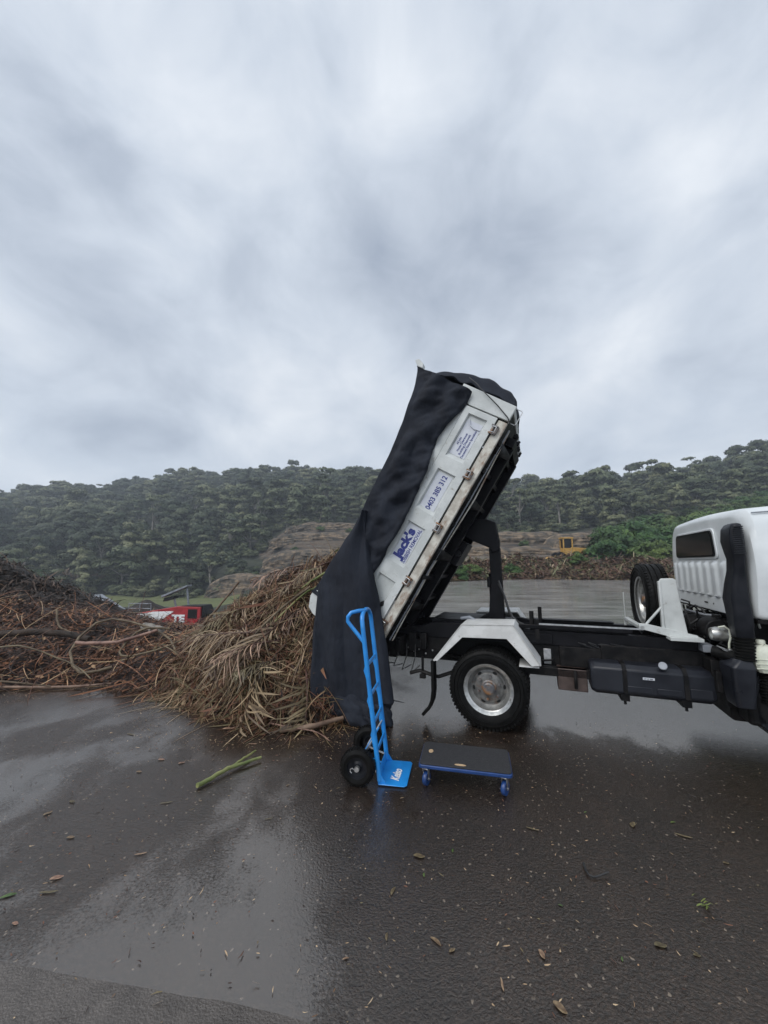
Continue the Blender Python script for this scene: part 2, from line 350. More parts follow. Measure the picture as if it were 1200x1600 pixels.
def build_terrain():
    av = np.concatenate([np.linspace(-math.pi, -1.0, 24)[:-1], np.linspace(-1.0, 1.0, 300), np.linspace(1.0, math.pi, 24)[1:]])
    rv = np.concatenate([[0.5, 4, 9], np.geomspace(10.5, 440, 185)])
    V = []; zn = []; rk = []
    for r in rv:
        for a in av:
            x, y = r*math.sin(a), r*math.cos(a)
            k = max(abs(x)/465, -y/55, y/445, 1e-9)
            if k > 1: x, y = x/k, y/k
            V.append((x, y, terr(x, y))); zn.append(zone(x, y)); rk.append(rockz(x, y))
    na = len(av); F = []
    for i in range(len(rv)-1):
        for k in range(na-1): F.append((i*na+k, i*na+k+1, (i+1)*na+k+1, (i+1)*na+k))
    m = bpy.data.materials.new('hill_ground'); m.use_nodes = True; t = m.node_tree; L = t.links.new; b = t.nodes['Principled BSDF']; b.inputs['Roughness'].default_value = .9
    tc = N(t, 'ShaderNodeTexCoord'); n = N(t, 'ShaderNodeTexNoise'); n.inputs['Scale'].default_value = .22; n.inputs['Detail'].default_value = 9; n.inputs['Roughness'].default_value = .68
    mp = N(t, 'ShaderNodeMapping'); mp.inputs['Scale'].default_value = (.45, 1, 4); L(tc.outputs['Object'], mp.inputs[0]); L(mp.outputs[0], n.inputs['Vector'])
    def ramp(cols, ps):
        c = N(t, 'ShaderNodeValToRGB'); e = c.color_ramp.elements; e[0].position = ps[0]; e[0].color = (*cols[0], 1); e[1].position = ps[-1]; e[1].color = (*cols[-1], 1)
        for p, q in zip(ps[1:-1], cols[1:-1]): k = e.new(p); k.color = (*q, 1)
        L(n.outputs['Fac'], c.inputs[0]); return c.outputs[0]
    under = ramp([(.014, .017, .010), (.035, .042, .022)], [.4, .65])
    grass = ramp([(.075, .095, .03), (.13, .14, .05)], [.35, .65])
    rock = ramp([(.012, .011, .009), (.045, .036, .028), (.13, .092, .06), (.065, .056, .046), (.20, .165, .125)], [.38, .45, .52, .56, .66])
    scrub = ramp([(.025, .045, .012), (.06, .09, .025)], [.4, .62])
    at = N(t, 'ShaderNodeAttribute', attribute_name='v')
    def mix(f0, f1, a, c, soft=.12):
        mr = N(t, 'ShaderNodeMapRange'); mr.inputs[1].default_value = f0; mr.inputs[2].default_value = f1; L(at.outputs['Fac'], mr.inputs[0])
        mx = N(t, 'ShaderNodeMixRGB'); L(mr.outputs[0], mx.inputs[0]); L(a, mx.inputs[1]); L(c, mx.inputs[2]); return mx.outputs[0]
    c = mix(.2, .4, under, grass); c = mix(.52, .6, c, scrub); at = N(t, 'ShaderNodeAttribute', attribute_name='rk'); c = mix(.3, .7, c, rock)
    L(c, b.inputs['Base Color'])
    bp = N(t, 'ShaderNodeBump'); bp.inputs['Strength'].default_value = 1; bp.inputs['Distance'].default_value = 1.2; L(n.outputs['Fac'], bp.inputs['Height']); L(bp.outputs[0], b.inputs['Normal'])
    o = np_obj('ground', V, F, m, v=zn, smooth=True); ra = o.data.attributes.new('rk', 'FLOAT', 'POINT'); ra.data.foreach_set('value', np.array(rk, np.float32)); tag(o, kind='structure')
build_terrain()

def yard_material():
    m = bpy.data.materials.new('wet_yard_surface'); m.use_nodes = True; t = m.node_tree; L = t.links.new; b = t.nodes['Principled BSDF']
    tc = N(t, 'ShaderNodeTexCoord'); O = tc.outputs['Object']
    def mp(sc=(1, 1, 1), rot=0, loc=(0, 0, 0)):
        q = N(t, 'ShaderNodeMapping'); q.inputs['Scale'].default_value = sc; q.inputs['Rotation'].default_value = (0, 0, rot); q.inputs['Location'].default_value = loc; L(O, q.inputs[0]); return q.outputs[0]
    def no(sc, det=5, ro=.55, vec=None, dist=0):
        n = N(t, 'ShaderNodeTexNoise'); n.inputs['Scale'].default_value = sc; n.inputs['Detail'].default_value = det; n.inputs['Roughness'].default_value = ro; n.inputs['Distortion'].default_value = dist
        L(vec if vec is not None else O, n.inputs['Vector']); return n.outputs['Fac']
    def rng_(x, a, c, d=0, e=1, typ='LINEAR'):
        r = N(t, 'ShaderNodeMapRange'); r.interpolation_type = typ
        for i, v in enumerate((a, c, d, e)): r.inputs[i+1].default_value = v
        L(x, r.inputs[0]); return r.outputs[0]
    def M(op, a, c=None):
        k = N(t, 'ShaderNodeMath', operation=op)
        for i, v in enumerate((a, c)):
            if v is None: continue
            if isinstance(v, (int, float)): k.inputs[i].default_value = v
            else: L(v, k.inputs[i])
        return k.outputs[0]
    def mixc(f, a, c):
        k = N(t, 'ShaderNodeMixRGB')
        for i, v in enumerate((f, a, c)):
            if isinstance(v, tuple): k.inputs[i].default_value = (*v, 1)
            elif isinstance(v, (int, float)): k.inputs[i].default_value = v
            else: L(v, k.inputs[i])
        return k.outputs[0]
    sx = N(t, 'ShaderNodeSeparateXYZ'); L(O, sx.inputs[0])
    big = no(.55, 4, .5, mp((1, .7, 1), 0, (3, 5, 0)))
    mid = no(2.2, 7, .62, mp((1, .55, 1), R(-25)))
    agg = no(210, 4, .7); agg2 = no(75, 6, .72)
    wob = N(t, 'ShaderNodeVectorMath', operation='MULTIPLY_ADD'); wn = N(t, 'ShaderNodeTexNoise'); wn.inputs['Scale'].default_value = 60; L(O, wn.inputs['Vector']); L(wn.outputs['Color'], wob.inputs[0]); wob.inputs[1].default_value = (.02, .02, .0); L(O, wob.inputs[2])
    chips = N(t, 'ShaderNodeTexVoronoi'); chips.inputs['Scale'].default_value = 88; L(wob.outputs[0], chips.inputs['Vector'])
    csep = N(t, 'ShaderNodeSeparateXYZ'); L(chips.outputs['Color'], csep.inputs[0])
    # puddled film: more of it to the left of the yard and around the truck, thinner on the right foreground
    wl = rng_(sx.outputs[0], -1.6, .7, .13, 0.0, 'SMOOTHSTEP'); wf = M('SUBTRACT', rng_(sx.outputs[1], 3.3, 4.3, 0, .17, 'SMOOTHSTEP'), rng_(sx.outputs[1], 7, 12, 0, .12, 'SMOOTHSTEP'))
    pf = M('ADD', M('ADD', big, M('MULTIPLY', M('SUBTRACT', mid, .5), .45)), M('MAXIMUM', wl, wf))
    pud = rng_(M('ADD', pf, M('MULTIPLY', M('SUBTRACT', agg2, .5), .34)), .55, .64, 0, 1, 'SMOOTHSTEP')
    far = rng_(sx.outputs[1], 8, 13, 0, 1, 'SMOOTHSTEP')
    base = mixc(rng_(mid, .35, .65), (.010, .0056, .0038), (.029, .0168, .0112))
    base = mixc(rng_(agg2, .52, .75), base, (.058, .042, .033)); base = mixc(rng_(agg, .48, .36, 0, .7), base, (.010, .008, .007))
    base = mixc(rng_(csep.outputs[0], .62, 1.0, 0, .5), base, (.066, .046, .034)); base = mixc(rng_(csep.outputs[1], .988, .992, 0, .7), base, (.26, .21, .16)); base = mixc(rng_(chips.outputs['Distance'], .42, .70, 0, .8), base, (.006, .005, .0045))
    base = mixc(M('MULTIPLY', rng_(big, .4, .62), .4), base, (.026, .0235, .022))
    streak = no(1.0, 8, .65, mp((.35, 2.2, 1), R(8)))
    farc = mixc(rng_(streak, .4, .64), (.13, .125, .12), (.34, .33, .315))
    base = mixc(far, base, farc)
    # joints and cracks
    w1 = no(1.7, 5, .6)
    def line(a, bb, c, wd, wob=.12):
        d = M('ADD', M('ADD', M('MULTIPLY', sx.outputs[0], a), M('MULTIPLY', sx.outputs[1], bb)), c)
        d = M('ABSOLUTE', M('ADD', d, M('MULTIPLY', M('SUBTRACT', w1, .5), wob))); return rng_(d, 0, wd, 1, 0)
    cr1 = line(.93, .37, -1.30, .016, .22)
    cr1 = M('MULTIPLY', cr1, rng_(sx.outputs[1], 2.2, 2.7, 1, 0))
    cr1 = M('MULTIPLY', cr1, rng_(no(9, 3), .46, .56))
    base = mixc(M('MULTIPLY', cr1, .45), base, (.006, .005, .005))
    L(base, b.inputs['Base Color']); b.inputs['Specular Tint'].default_value = (1, .91, .82, 1)
    r = M('ADD', rng_(pud, 0, 1, .10, .05), M('MULTIPLY', far, .08))
    r = M('ADD', r, M('MULTIPLY', M('SUBTRACT', agg2, .5), .12))
    L(r, b.inputs['Roughness']); L(rng_(pud, 0, 1, 1.8, 2.3), b.inputs['IOR']); b.inputs['Specular IOR Level'].default_value = .62
    hgt = M('ADD', M('ADD', M('MULTIPLY', agg, .5), M('MULTIPLY', agg2, 1.3)), M('ADD', M('MULTIPLY', chips.outputs['Distance'], -.8), M('MULTIPLY', csep.outputs[2], .6)))
    bs = N(t, 'ShaderNodeBump'); bs.inputs['Distance'].default_value = .006
    L(M('MULTIPLY', rng_(pud, 0, 1, .46, .14), rng_(sx.outputs[1], 3.5, 10, 1.0, .04)), bs.inputs['Strength']); L(hgt, bs.inputs['Height'])
    b2 = N(t, 'ShaderNodeBump'); b2.inputs['Distance'].default_value = .03; b2.inputs['Strength'].default_value = .09
    L(mid, b2.inputs['Height']); L(bs.outputs[0], b2.inputs['Normal']); L(b2.outputs[0], b.inputs['Normal'])
    return m
def build_yard():
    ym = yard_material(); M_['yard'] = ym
    # outline of the wet yard, seen from above
    pts = [(-40, -30), (60, -30), (60, 36), (24.2, 36.8), (16.3, 39.8), (11, 38), (6, 34), (2.5, 30), (0, 22), (-1.0, 11), (-3.5, 9.0), (-9, 9.3), (-22, 9.5), (-40, 9)]
    bm = bmesh.new(); vs = [bm.verts.new((x, y, 0)) for x, y in pts]; bm.faces.new(vs); me = bpy.data.meshes.new('yard'); bm.to_mesh(me); bm.free()
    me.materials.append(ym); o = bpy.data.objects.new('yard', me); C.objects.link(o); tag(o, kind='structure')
    # the paler slab whose joint crosses the near left corner
    slab = pm('slab_concrete', (.055, .047, .041), (.10, .087, .077), 3, .32, r2=.42, bump=.7, bscale=120, det=9, detail_rough=.7, spec=.6)
    edge = [(-8, 2.15), (-3.2, 1.92), (-1.55, 1.80), (-1.2, 1.745), (-.9, 1.70), (-.62, 1.66), (-.4, 1.625), (-.2, 1.57), (0, 1.53), (.2, 1.49), (.55, 1.40), (.9, 1.34), (2.5, 1.1), (8, .2)]
    P = [(x, y+ns(x*6, 3)*.006) for x, y in sum([[((e[0]*(4-k)+f[0]*k)/4, (e[1]*(4-k)+f[1]*k)/4) for k in range(4)] for e, f in zip(edge, edge[1:])], [])]+[edge[-1], (8, -8), (-8, -8)]
    MB().prism(P, -.02, .0028, 'z').build('yard_slab', slab, sm=0)['kind'] = 'structure'
build_yard()
exec_order = []

# ------------------------------------------------------------------ truck
TA = R(21)
truck = empty('tipper_truck', (1.025, 3.978, 0), -TA)
tag(truck, 'white crew cab tipper truck on black chassis with its tray tipped steeply up', 'truck')
def wheel(parent, c, out=-1, name='wheel', axis='y', dish=True, R_=.384, wd=.20):
    """rim mesh with tyre and hub below it; outer face at c, wheel body towards -out"""
    s = -out
    def pr(p): return [(r, y*s) for r, y in p]
    rim = MB(); rim.lathe(pr([(.222, .012), (.240, .004), (.243, .014), (.232, .022), (.222, .024), (.205, .034), (.20, .06), (.185, .085), (.172, .098)]) if dish else
                   pr([(.222, .012), (.240, .004), (.243, .014), (.23, .022), (.205, .034), (.19, .05), (.18, .03), (.15, -.02), (.08, -.045), (.07, -.03), (.0, -.03)]), (0, 0, 0), 56, axis)
    ob = rim.build(name, M_['rim'], parent, sm=28); ob.location = c
    if dish:
        dk = MB(); dk.lathe(pr([(.173, .097), (.168, .100), (.150, .096), (.135, .082), (.125, .078), (.0, .078)]), (0, 0, 0), 56, axis); dk.build('wheel_disc', M_['disc'], ob, sm=28)
    hw = wd/2; t = MB()
    prof = [(.236, .012), (.262, -.002), (.31, -.012), (.345, -.006), (.365, .008), (R_-.006, .022), (R_, .034)]
    for g in (.25, .5, .75):
        y = wd*g; prof += [(R_, y-.008), (R_-.012, y-.006), (R_-.012, y+.006), (R_, y+.008)]
    prof += [(R_, wd-.034), (R_-.006, wd-.022), (.345, wd+.006), (.31, wd+.012), (.236, wd-.012)]
    t.lathe(pr(prof), (0, 0, 0), 72, axis)
    for k in range(64):          # shoulder lugs of the tread
        a = 2*math.pi*k/64
        for y0, y1 in ((.006, .034), (wd-.034, wd-.006)):
            if axis == 'y': Mx = Matrix.Rotation(-a, 4, 'Y')
            else: Mx = Matrix.Rotation(math.pi/2, 4, 'Z') @ Matrix.Rotation(-a, 4, 'Y')
            ys = sorted((y0*s, y1*s))
            t.box((R_-.022, ys[0], -.011), (R_+.003, ys[1], .011), Mx if axis == 'y' else Matrix.Rotation(-math.pi/2, 4, 'Z') @ Matrix.Rotation(-a, 4, 'Y'))
    for rr in (.30, .335): t.lathe(pr([(rr-.004, -.010), (rr, -.017), (rr+.004, -.010)]), (0, 0, 0), 72, axis)
    ty = t.build('tyre', M_['rubber'], ob, sm=30)
    h = MB()
    yb = .078 if dish else -.045
    h.lathe(pr([(.0, yb-.062), (.045, yb-.062), (.058, yb-.05), (.062, yb-.02), (.075, yb-.012), (.078, yb+.0)]), (0, 0, 0), 32, axis)
    for k in range(6):
        a = 2*math.pi*(k+.35)/6; ca, sa = math.cos(a)*.108, math.sin(a)*.108
        q = (ca, 0, sa) if axis == 'y' else (0, ca, sa)
        h.lathe(pr([(.0, yb-.03), (.010, yb-.03), (.016, yb-.022), (.017, yb), (.024, yb+.001)]), q, 6, axis)
    h.build('hub', M_['hub'], ob, sm=30)
    for k in range(6 if dish else 5):
        a = 2*math.pi*(k+.1)/(6 if dish else 5); r0 = .152 if dish else .155; yy = (.0945 if dish else -.022)
        pts = []
        for j in range(14):
            b_ = 2*math.pi*j/14; rr = r0+math.cos(b_)*.013; aa = a+math.sin(b_)*.15
            pts.append((rr*math.cos(aa), (yy+(r0-rr)*(-.5 if dish else -.7)-.003)*s, rr*math.sin(aa)) if axis == 'y' else ((yy+(r0-rr)*(-.5 if dish else -.7)-.003)*s, rr*math.cos(aa), rr*math.sin(aa)))
        hl = MB(); hl.add(pts, [tuple(range(14))]); hl.build('vent_hole', M_['dark'], ob, sm=0)
    return ob
def build_truck():
    T = truck
    RC = .384
    wheel(T, (0, 0, RC)); wheel(T, (0, .235, RC)); wheel(T, (0, 1.56, RC), 1); wheel(T, (0, 1.325, RC), 1)
    wheel(T, (3.45, .02, RC), -1, dish=False); wheel(T, (3.45, 1.54, RC), 1, dish=False)
    ax = MB(); ax.tube([(0, .3, RC), (0, 1.25, RC)], .055, 16); ax.lathe([(.0, -.16), (.1, -.14), (.17, -.07), (.185, 0), (.17, .07), (.1, .14), (0, .16)], (0, .78, RC), 24, 'x')
    ax.tube([(3.45, .25, RC), (3.45, 1.3, RC)], .045, 12); ax.tube([(.1, .78, .42), (2.4, .78, .55)], .04, 12)
    ax.build('axle', M_['black'], T)
    # chassis rails: C sections with bolt heads and cross members
    for y0, s in ((.35, 1), (1.15, -1)):
        c = MB(); c.box((-1.22, y0, .555), (4.0, y0+.008*s, .775)); c.box((-1.22, min(y0, y0+.06*s), .545), (4.0, max(y0, y0+.06*s), .555)); c.box((-1.22, min(y0, y0+.06*s), .775), (4.0, max(y0, y0+.06*s), .785))
        for u in np.arange(-1.1, 3.9, .115):
            for z in (.60, .66, .73):
                if random.random() < .5: c.lathe([(0, -.008*s), (.008, -.008*s), (.009, 0)], (u+random.uniform(-.02, .02), y0, z), 8, 'y')
        c.build('chassis_rail', M_['black'], T, sm=30)
    for u, z in ((-.93, .65), (-.86, .62), (-.80, .64), (-.72, .60), (-.64, .64), (-.5, .60), (-.33, .58), (-.27, .61), (-.24, .575), (-.2, .60), (-1.0, .61), (.33, .62), (.28, .6)):
        holes = MB(); holes.lathe([(0, -.004), (.009, -.004), (.010, 0)], (u, .349, z), 10, 'y'); holes.build('bolt', M_['steel'], T)
    for u in (-1.15, -.55, .45, 1.15, 1.75): x = MB(); x.box((u, .36, .58), (u+.06, 1.14, .75)); x.build('cross_member', M_['black'], T, bevel=.004)
    # tipping subframe on the rails, raised front half and lower rear half
    for y0 in (.33, 1.06):
        s_ = MB(); s_.prism([(-1.25, .79), (1.86, .79), (1.86, .925), (.42, .935), (.30, .955), (-.62, .955), (-.78, .90), (-1.25, .885)], y0, y0+.085)
        s_.box((.42, y0-.01, .937), (1.30, y0+.1, .952)); s_.box((.20, y0-.018, .80), (.62, y0-.002, .90))
        s_.build('subframe_rail', M_['blackwet'], T, bevel=.004)
    s_ = MB()
    s_.box((-1.22, .34, .86), (-.98, 1.14, .94)); s_.box((-.66, .42, .90), (-.60, 1.06, .985)); s_.box((-.62, .44, .93), (-.1, 1.05, .985)); s_.box((1.2, .41, .83), (1.26, 1.06, .90))
    s_.box((.30, .30, .95), (1.33, .318, .99)); s_.build('subframe_deck', M_['blackwet'], T, bevel=.006)
    g = MB(); g.tube([(.43, .36, .93), (.43, .36, 1.12)], .022, 10); g.box((.46, .31, .84), (.50, .345, 1.045)); g.build('tray_guide', M_['black'], T)
    g = MB(); g.tube([(.52, 1.0, .93), (.52, 1.0, 1.10)], .022, 10); g.build('tray_guide', M_['black'], T)
    rs = MB(); rs.box((.5, .31, .99), (1.42, .325, 1.004)); rs.build('rub_strip', M_['steel'], T)
    # tail end clutter below the hinge
    k = MB(); k.box((-1.30, .30, .70), (-1.10, 1.2, .90)); k.tube([(-1.09, -.02, .83), (-1.09, 1.7, .83)], .035, 16); k.box((-1.2, .12, .60), (-.95, .33, .80)); k.box((-1.32, .0, .66), (-1.24, 1.6, .78))
    for i in range(9):
        u0 = random.uniform(-1.25, -.75); k.box((u0, random.uniform(.05, .28), random.uniform(.58, .72)), (u0+random.uniform(.05, .16), .34, random.uniform(.74, .84)))
    k.build('tail_hinge', M_['black'], T, bevel=.006)
    for i in range(5):
        u0 = -1.2+i*.1; h = MB(); h.tube([(u0, .2, .72), (u0+.03, .1, .62), (u0-.03, .12, .55-.03*i), (u0+.05, .2, .5)], .006, 6); h.build('dangling_hose', M_['hose'], T)
    # rear wheel guards (angled three flats), near and far
    def guard(y0, y1, lip):
        top = [(-.545, .625), (-.245, 1.0), (.265, 1.02), (.50, .66)]
        p = MB(); th = .012
        out = top; inn = [(-.53, .612), (-.238, .985), (.258, 1.005), (.484, .655)]
        p.prism(out+inn[::-1], y0, y1)
        # folded side skirt
        sk = [(-.545, .625), (-.245, 1.0), (.265, 1.02), (.50, .66), (.415, .648), (.195, .885), (-.235, .872), (-.50, .618)]
        ys = sorted((lip, lip+(.006 if lip < .8 else -.006)))
        p.prism(sk, ys[0], ys[1])
        return p.build('mudguard', M_['fender'], T, bevel=.003, sm=25)
    guard(-.03, .42, -.03); guard(1.14, 1.6, 1.6)
    for pth in ([(-.5, .3, .64), (-.36, .3, .59), (-.2, .33, .62)], [(.2, .3, .66), (.45, .3, .65)], [(-.2, .34, .93), (-.2, .20, .97)]):
        b = MB(); b.tube(pth, .014, 8); b.build('guard_bracket', M_['black'], T)
    b = MB(); b.box((.3, .0, .63), (.48, .34, .642)); b.build('guard_bracket', M_['fender'], T)
    fl = MB(); n = 12
    pth = [(-.555, .615), (-.553, .45), (-.552, .32), (-.565, .22), (-.60, .14), (-.665, .07)]
    vs = []
    for u, z in pth: vs += [(u, -.03, z), (u, .10, z-.0)]
    fl.add(vs, [(2*i, 2*i+1, 2*i+3, 2*i+2) for i in range(len(pth)-1)]); fl.build('mud_flap', M_['rubber'], T, solid=.03, bevel=.004)
    sp = MB()
    for q in range(5):
        l = .62-.1*q; z = .56-.016*q
        sp.prism([(-l, z+.012+l*l*.22), (0, z), (l, z+.012+l*l*.22), (l, z-.002+l*l*.22), (0, z-.014), (-l, z-.002+l*l*.22)], .30, .36)
        sp.prism([(-l, z+.012+l*l*.22), (0, z), (l, z+.012+l*l*.22), (l, z-.002+l*l*.22), (0, z-.014), (-l, z-.002+l*l*.22)], 1.14, 1.20)
    sp.build('leaf_spring', M_['black'], T)
    hb = MB(); hb.tube([(-.83, .1, .44), (-.72, .1, .475), (-.60, .1, .445), (-.52, .1, .43), (-.30, .14, .51), (-.1, .2, .56)], .022, 8, flat=.7); hb.tube([(-.69, .1, .62), (-.69, .1, .42)], .014, 8); hb.box((-.72, .08, .40), (-.66, .12, .44)); hb.build('shackle_bar', M_['black'], T, sm=40)
    hb = MB(); hb.box((.3, .2, .52), (.98, .29, .60)); hb.tube([(.80, .17, .60), (.80, .17, .43)], .016, 8); hb.build('spring_hanger', M_['black'], T, bevel=.01)
    bb = MB(); bb.box((.645, .2, .40), (.905, .42, .60)); bb.build('brown_locker', M_['brownbox'], T, bevel=.006)
    pl = MB(); pl.box((.53, .342, .60), (.60, .348, .75)); pl.build('bracket_plate', M_['steel'], T, bevel=.01)
    # fuel tank: long, chamfered, with pressed ribs and straps
    sec = [(.10, .66), (.145, .70), (.33, .70), (.37, .66), (.37, .47), (.33, .44), (.14, .43), (.10, .46)]
    tk = MB(); sl = [(.925, .035), (.965, 0), (1.83, 0), (1.875, .035)]
    vs = []
    cy, cz = .235, .57
    for u, ins in sl:
        for y, z in sec:
            vs.append((u, cy+(y-cy)*(1-ins/.15*.6), cz+(z-cz)*(1-ins/.15*.6)))
    fs = []
    for i in range(3):
        for j in range(8): fs.append((i*8+j, i*8+(j+1) % 8, (i+1)*8+(j+1) % 8, (i+1)*8+j))
    fs += [tuple(range(8)), tuple(range(31, 23, -1))]
    tk.add(vs, fs); tank = tk.build('fuel_tank', M_['tank'], T, bevel=.012, seg=3)
    r = MB()
    for u0, u1 in ((1.21, 1.40), (1.44, 1.62)): r.box((u0, .094, .475), (u1, .102, .525))
    r.box((1.68, .094, .475), (1.84, .102, .55)); r.build('pressed_panel', M_['tank'], tank, bevel=.004)
    for u in (1.18, 1.64):
        r = MB(); r.prism([(.092, .66), (.143, .708), (.34, .708), (.34, .70), (.15, .698), (.100, .655), (.10, .455), (.092, .455)], u, u+.035, 'x'); r.box((u-.02, .12, .385), (u+.05, .30, .455)); r.tube([(u+.015, .15, .44), (u+.015, .15, .35)], .012, 8)
        r.build('tank_strap', M_['black'], tank, bevel=.002)
    cp = MB(); cp.lathe([(0, -.022), (.03, -.022), (.034, -.018), (.034, -.004), (.026, 0), (.024, .02)], (0, 0, 0), 20, 'y'); o = cp.build('filler_cap', M_['conveyor'], tank); o.location = (1.50, .115, .715); o.rotation_euler = (R(-28), 0, R(-12))
    st = MB(); st.box((1.335, .0905, .592), (1.425, .0925, .612)); st.build('tank_sticker', M_['sticker'], tank, sm=0)
    text('sticker_mark', 'VT 37 900', M_['dark'], tank, (1.343, .0895, .596), (1, 0, 0), (0, 0, 1), .010, .07, thick=.0005, bold=.02)
    for i in range(7):   # loops of dark wiring along the rail
        h = MB(); u0 = 1.05+.09*i; a = .03+random.random()*.03
        h.tube([(u0+.1*math.sin(q*.7)*2, .325-.01*math.sin(q), .80-.03*i*.3+a*math.cos(q*.9)) for q in range(9)], .005, 6); h.build('wiring_loop', M_['hose'], T)
    sb = MB(); sb.box((.68, .30, .60), (1.05, .348, .79)); sb.box((1.05, .30, .63), (1.9, .346, .83)); sb.build('side_plate', M_['black'], T, bevel=.006)
    # hoist: arm plate and standing ram leg
    a = MB(); a.prism([(-.72, 2.20), (-.50, 2.16), (-.02, 2.14), (.08, 2.10), (.115, 1.86), (.105, 1.76), (.03, 1.74), (.0, 1.80), (-.36, 1.96), (-.58, 2.0), (-.74, 2.06)], .60, .78)
    a.build('hoist_arm', M_['blackwet'], T, bevel=.012)
    a = MB(); a.prism([(-.01, 1.80), (.115, 1.80), (.125, 1.42), (.14, .95), (-.04, .95), (.0, 1.45)], .63, .67); a.prism([(.05, 1.80), (.115, 1.80), (.14, .95), (.06, .95)], .73, .77)
    a.tube([(.05, .70, 1.78), (.06, .70, .9)], .026, 12); a.tube([(.02, .70, 1.5), (.03, .70, .9)], .05, 14)
    a.box((-.04, .60, 1.34), (.0, .66, 1.46)); a.prism([(-.20, .955), (-.02, 1.06), (-.02, .955)], .62, .80); a.box((-.22, .45, .93), (.22, 1.0, .965))
    a.build('hoist_ram', M_['blackwet'], T, bevel=.006)
    for dz in (0, .03):
        h = MB(); h.tube([(.09, .60, 1.42-dz), (.15, .58, 1.25), (.20, .56, 1.08-dz), (.26+dz, .5, .98), (.36, .45, .955)], .011, 8); h.build('hydraulic_hose', M_['hose'], T)
    h = MB(); h.tube([(-.32, .42, 1.0), (-.22, .4, 1.02), (-.16, .38, .99), (-.15, .38, .94)], .018, 8); h.build('grey_hose', M_['conveyor'], T)
    # spare wheel standing behind the cab, with white carrier
    wheel(T, (1.50, .73, 1.24), -1, 'spare_wheel', 'x', dish=True, R_=.372, wd=.20)
    pc = MB(); pc.prism([(1.585, 1.455), (1.60, 1.475), (1.70, 1.478), (1.722, 1.46), (1.735, 1.30), (1.775, .965), (1.60, 1.0)], .325, .345); pc.box((1.575, .32, 1.0), (1.60, .37, 1.45))
    pc.build('spare_carrier_plate', M_['traypaint'], T, bevel=.008, seg=3)
    pc = MB(); pc.prism([(1.385, 1.005), (1.385, 1.05), (1.45, 1.05), (1.84, .965), (1.84, .925), (1.70, .925)], .30, .34); pc.box((1.385, .30, 1.0), (1.43, .98, 1.03)); pc.box((1.60, .2, .925), (1.85, .34, .955)); pc.prism([(1.385, .94), (1.385, 1.03), (1.41, 1.03), (1.41, .94)], .96, .98)
    pc.tube([(1.45, .33, 1.045), (1.59, .33, 1.215)], .012, 6); pc.tube([(1.40, .97, .94), (1.40, .97, 1.3)], .006, 6)
    pc.build('spare_carrier_frame', M_['traypaint'], T, bevel=.003)
    # cab
    ctr = .79
    def fillet(poly, rad, k=5):
        out = []
        n = len(poly)
        for i in range(n):
            p0, p1, p2 = Vector(poly[i-1]), Vector(poly[i]), Vector(poly[(i+1) % n])
            d0 = (p0-p1).normalized(); d1 = (p2-p1).normalized(); r_ = min(rad[i], (p0-p1).length*.45, (p2-p1).length*.45)
            a_, b_ = p1+d0*r_, p1+d1*r_
            for q in range(k+1):
                t = q/k; out.append((a_*(1-t)**2+p1*2*t*(1-t)+b_*t*t))
        return out
    def csec(hw_t, hw_b, hw_l, top, bot, belt=1.64):
        return fillet([(ctr-hw_l, bot), (ctr-hw_b, belt-.02), (ctr-hw_t, top), (ctr, top+.035), (ctr+hw_t, top), (ctr+hw_b, belt-.02), (ctr+hw_l, bot)], [.05, .3, .16, .5, .16, .3, .05])
    secs = [(2.095, csec(.79, .90, .84, 2.0, 1.21)), (2.100, csec(.83, .94, .87, 2.03, 1.19)), (2.115, csec(.865, .975, .90, 2.055, 1.18)), (2.15, csec(.89, .995, .92, 2.075, 1.175)), (2.5, csec(.90, 1.0, .93, 2.10, 1.17)), (2.52, csec(.90, 1.0, .96, 2.10, .86)),
            (3.3, csec(.90, 1.0, .97, 2.12, .84)), (3.9, csec(.88, 1.0, .98, 2.08, .6)), (4.05, csec(.82, .99, .98, 1.95, .55)), (4.35, csec(.80, .97, .97, 1.45, .5, 1.2)), (4.42, csec(.78, .95, .95, 1.3, .5, 1.1))]
    cb = MB(); n = len(secs[0][1]); vs = [(u, p[0], p[1]) for u, s_ in secs for p in s_]; fs = []
    for i in range(len(secs)-1):
        for j in range(n): fs.append((i*n+j, i*n+(j+1) % n, (i+1)*n+(j+1) % n, (i+1)*n+j))
    fs += [tuple(range(n)), tuple(range(len(secs)*n-1, (len(secs)-1)*n-1, -1))]
    cb.add(vs, fs); cab = cb.build('cab', M_['white'], T, sm=32)
    def rrect(y0, z0, y1, z1, r_, sk=0): return [(p[0], p[1]) for p in fillet([(y0, z0), (y1, z0), (y1-sk, z1), (y0+sk, z1)], [r_]*4, 4)]
    fr = MB(); fr.prism(rrect(.40, 1.66, 1.50, 1.955, .06, .05), 2.080, 2.095, 'x'); fr.build('rear_window_frame', M_['white'], cab, bevel=.006, seg=3)
    rb = MB(); rb.prism(rrect(.428, 1.682, 1.472, 1.935, .05, .045), 2.070, 2.081, 'x'); rb.build('window_rubber', M_['rubber'], cab, bevel=.003)
    gl = MB(); gl.prism(rrect(.446, 1.698, 1.455, 1.92, .04, .042), 2.066, 2.0695, 'x'); gl.build('rear_window', M_['glass'], cab, sm=0)
    # pressed flutes below the belt line
    q = MB(); ny = 120; rows = [(1.655, 0), (1.635, .0), (1.615, 1.0), (1.56, .95), (1.45, .9), (1.36, 1.0), (1.335, .7), (1.315, 1.0), (1.30, .2)]
    vs = []
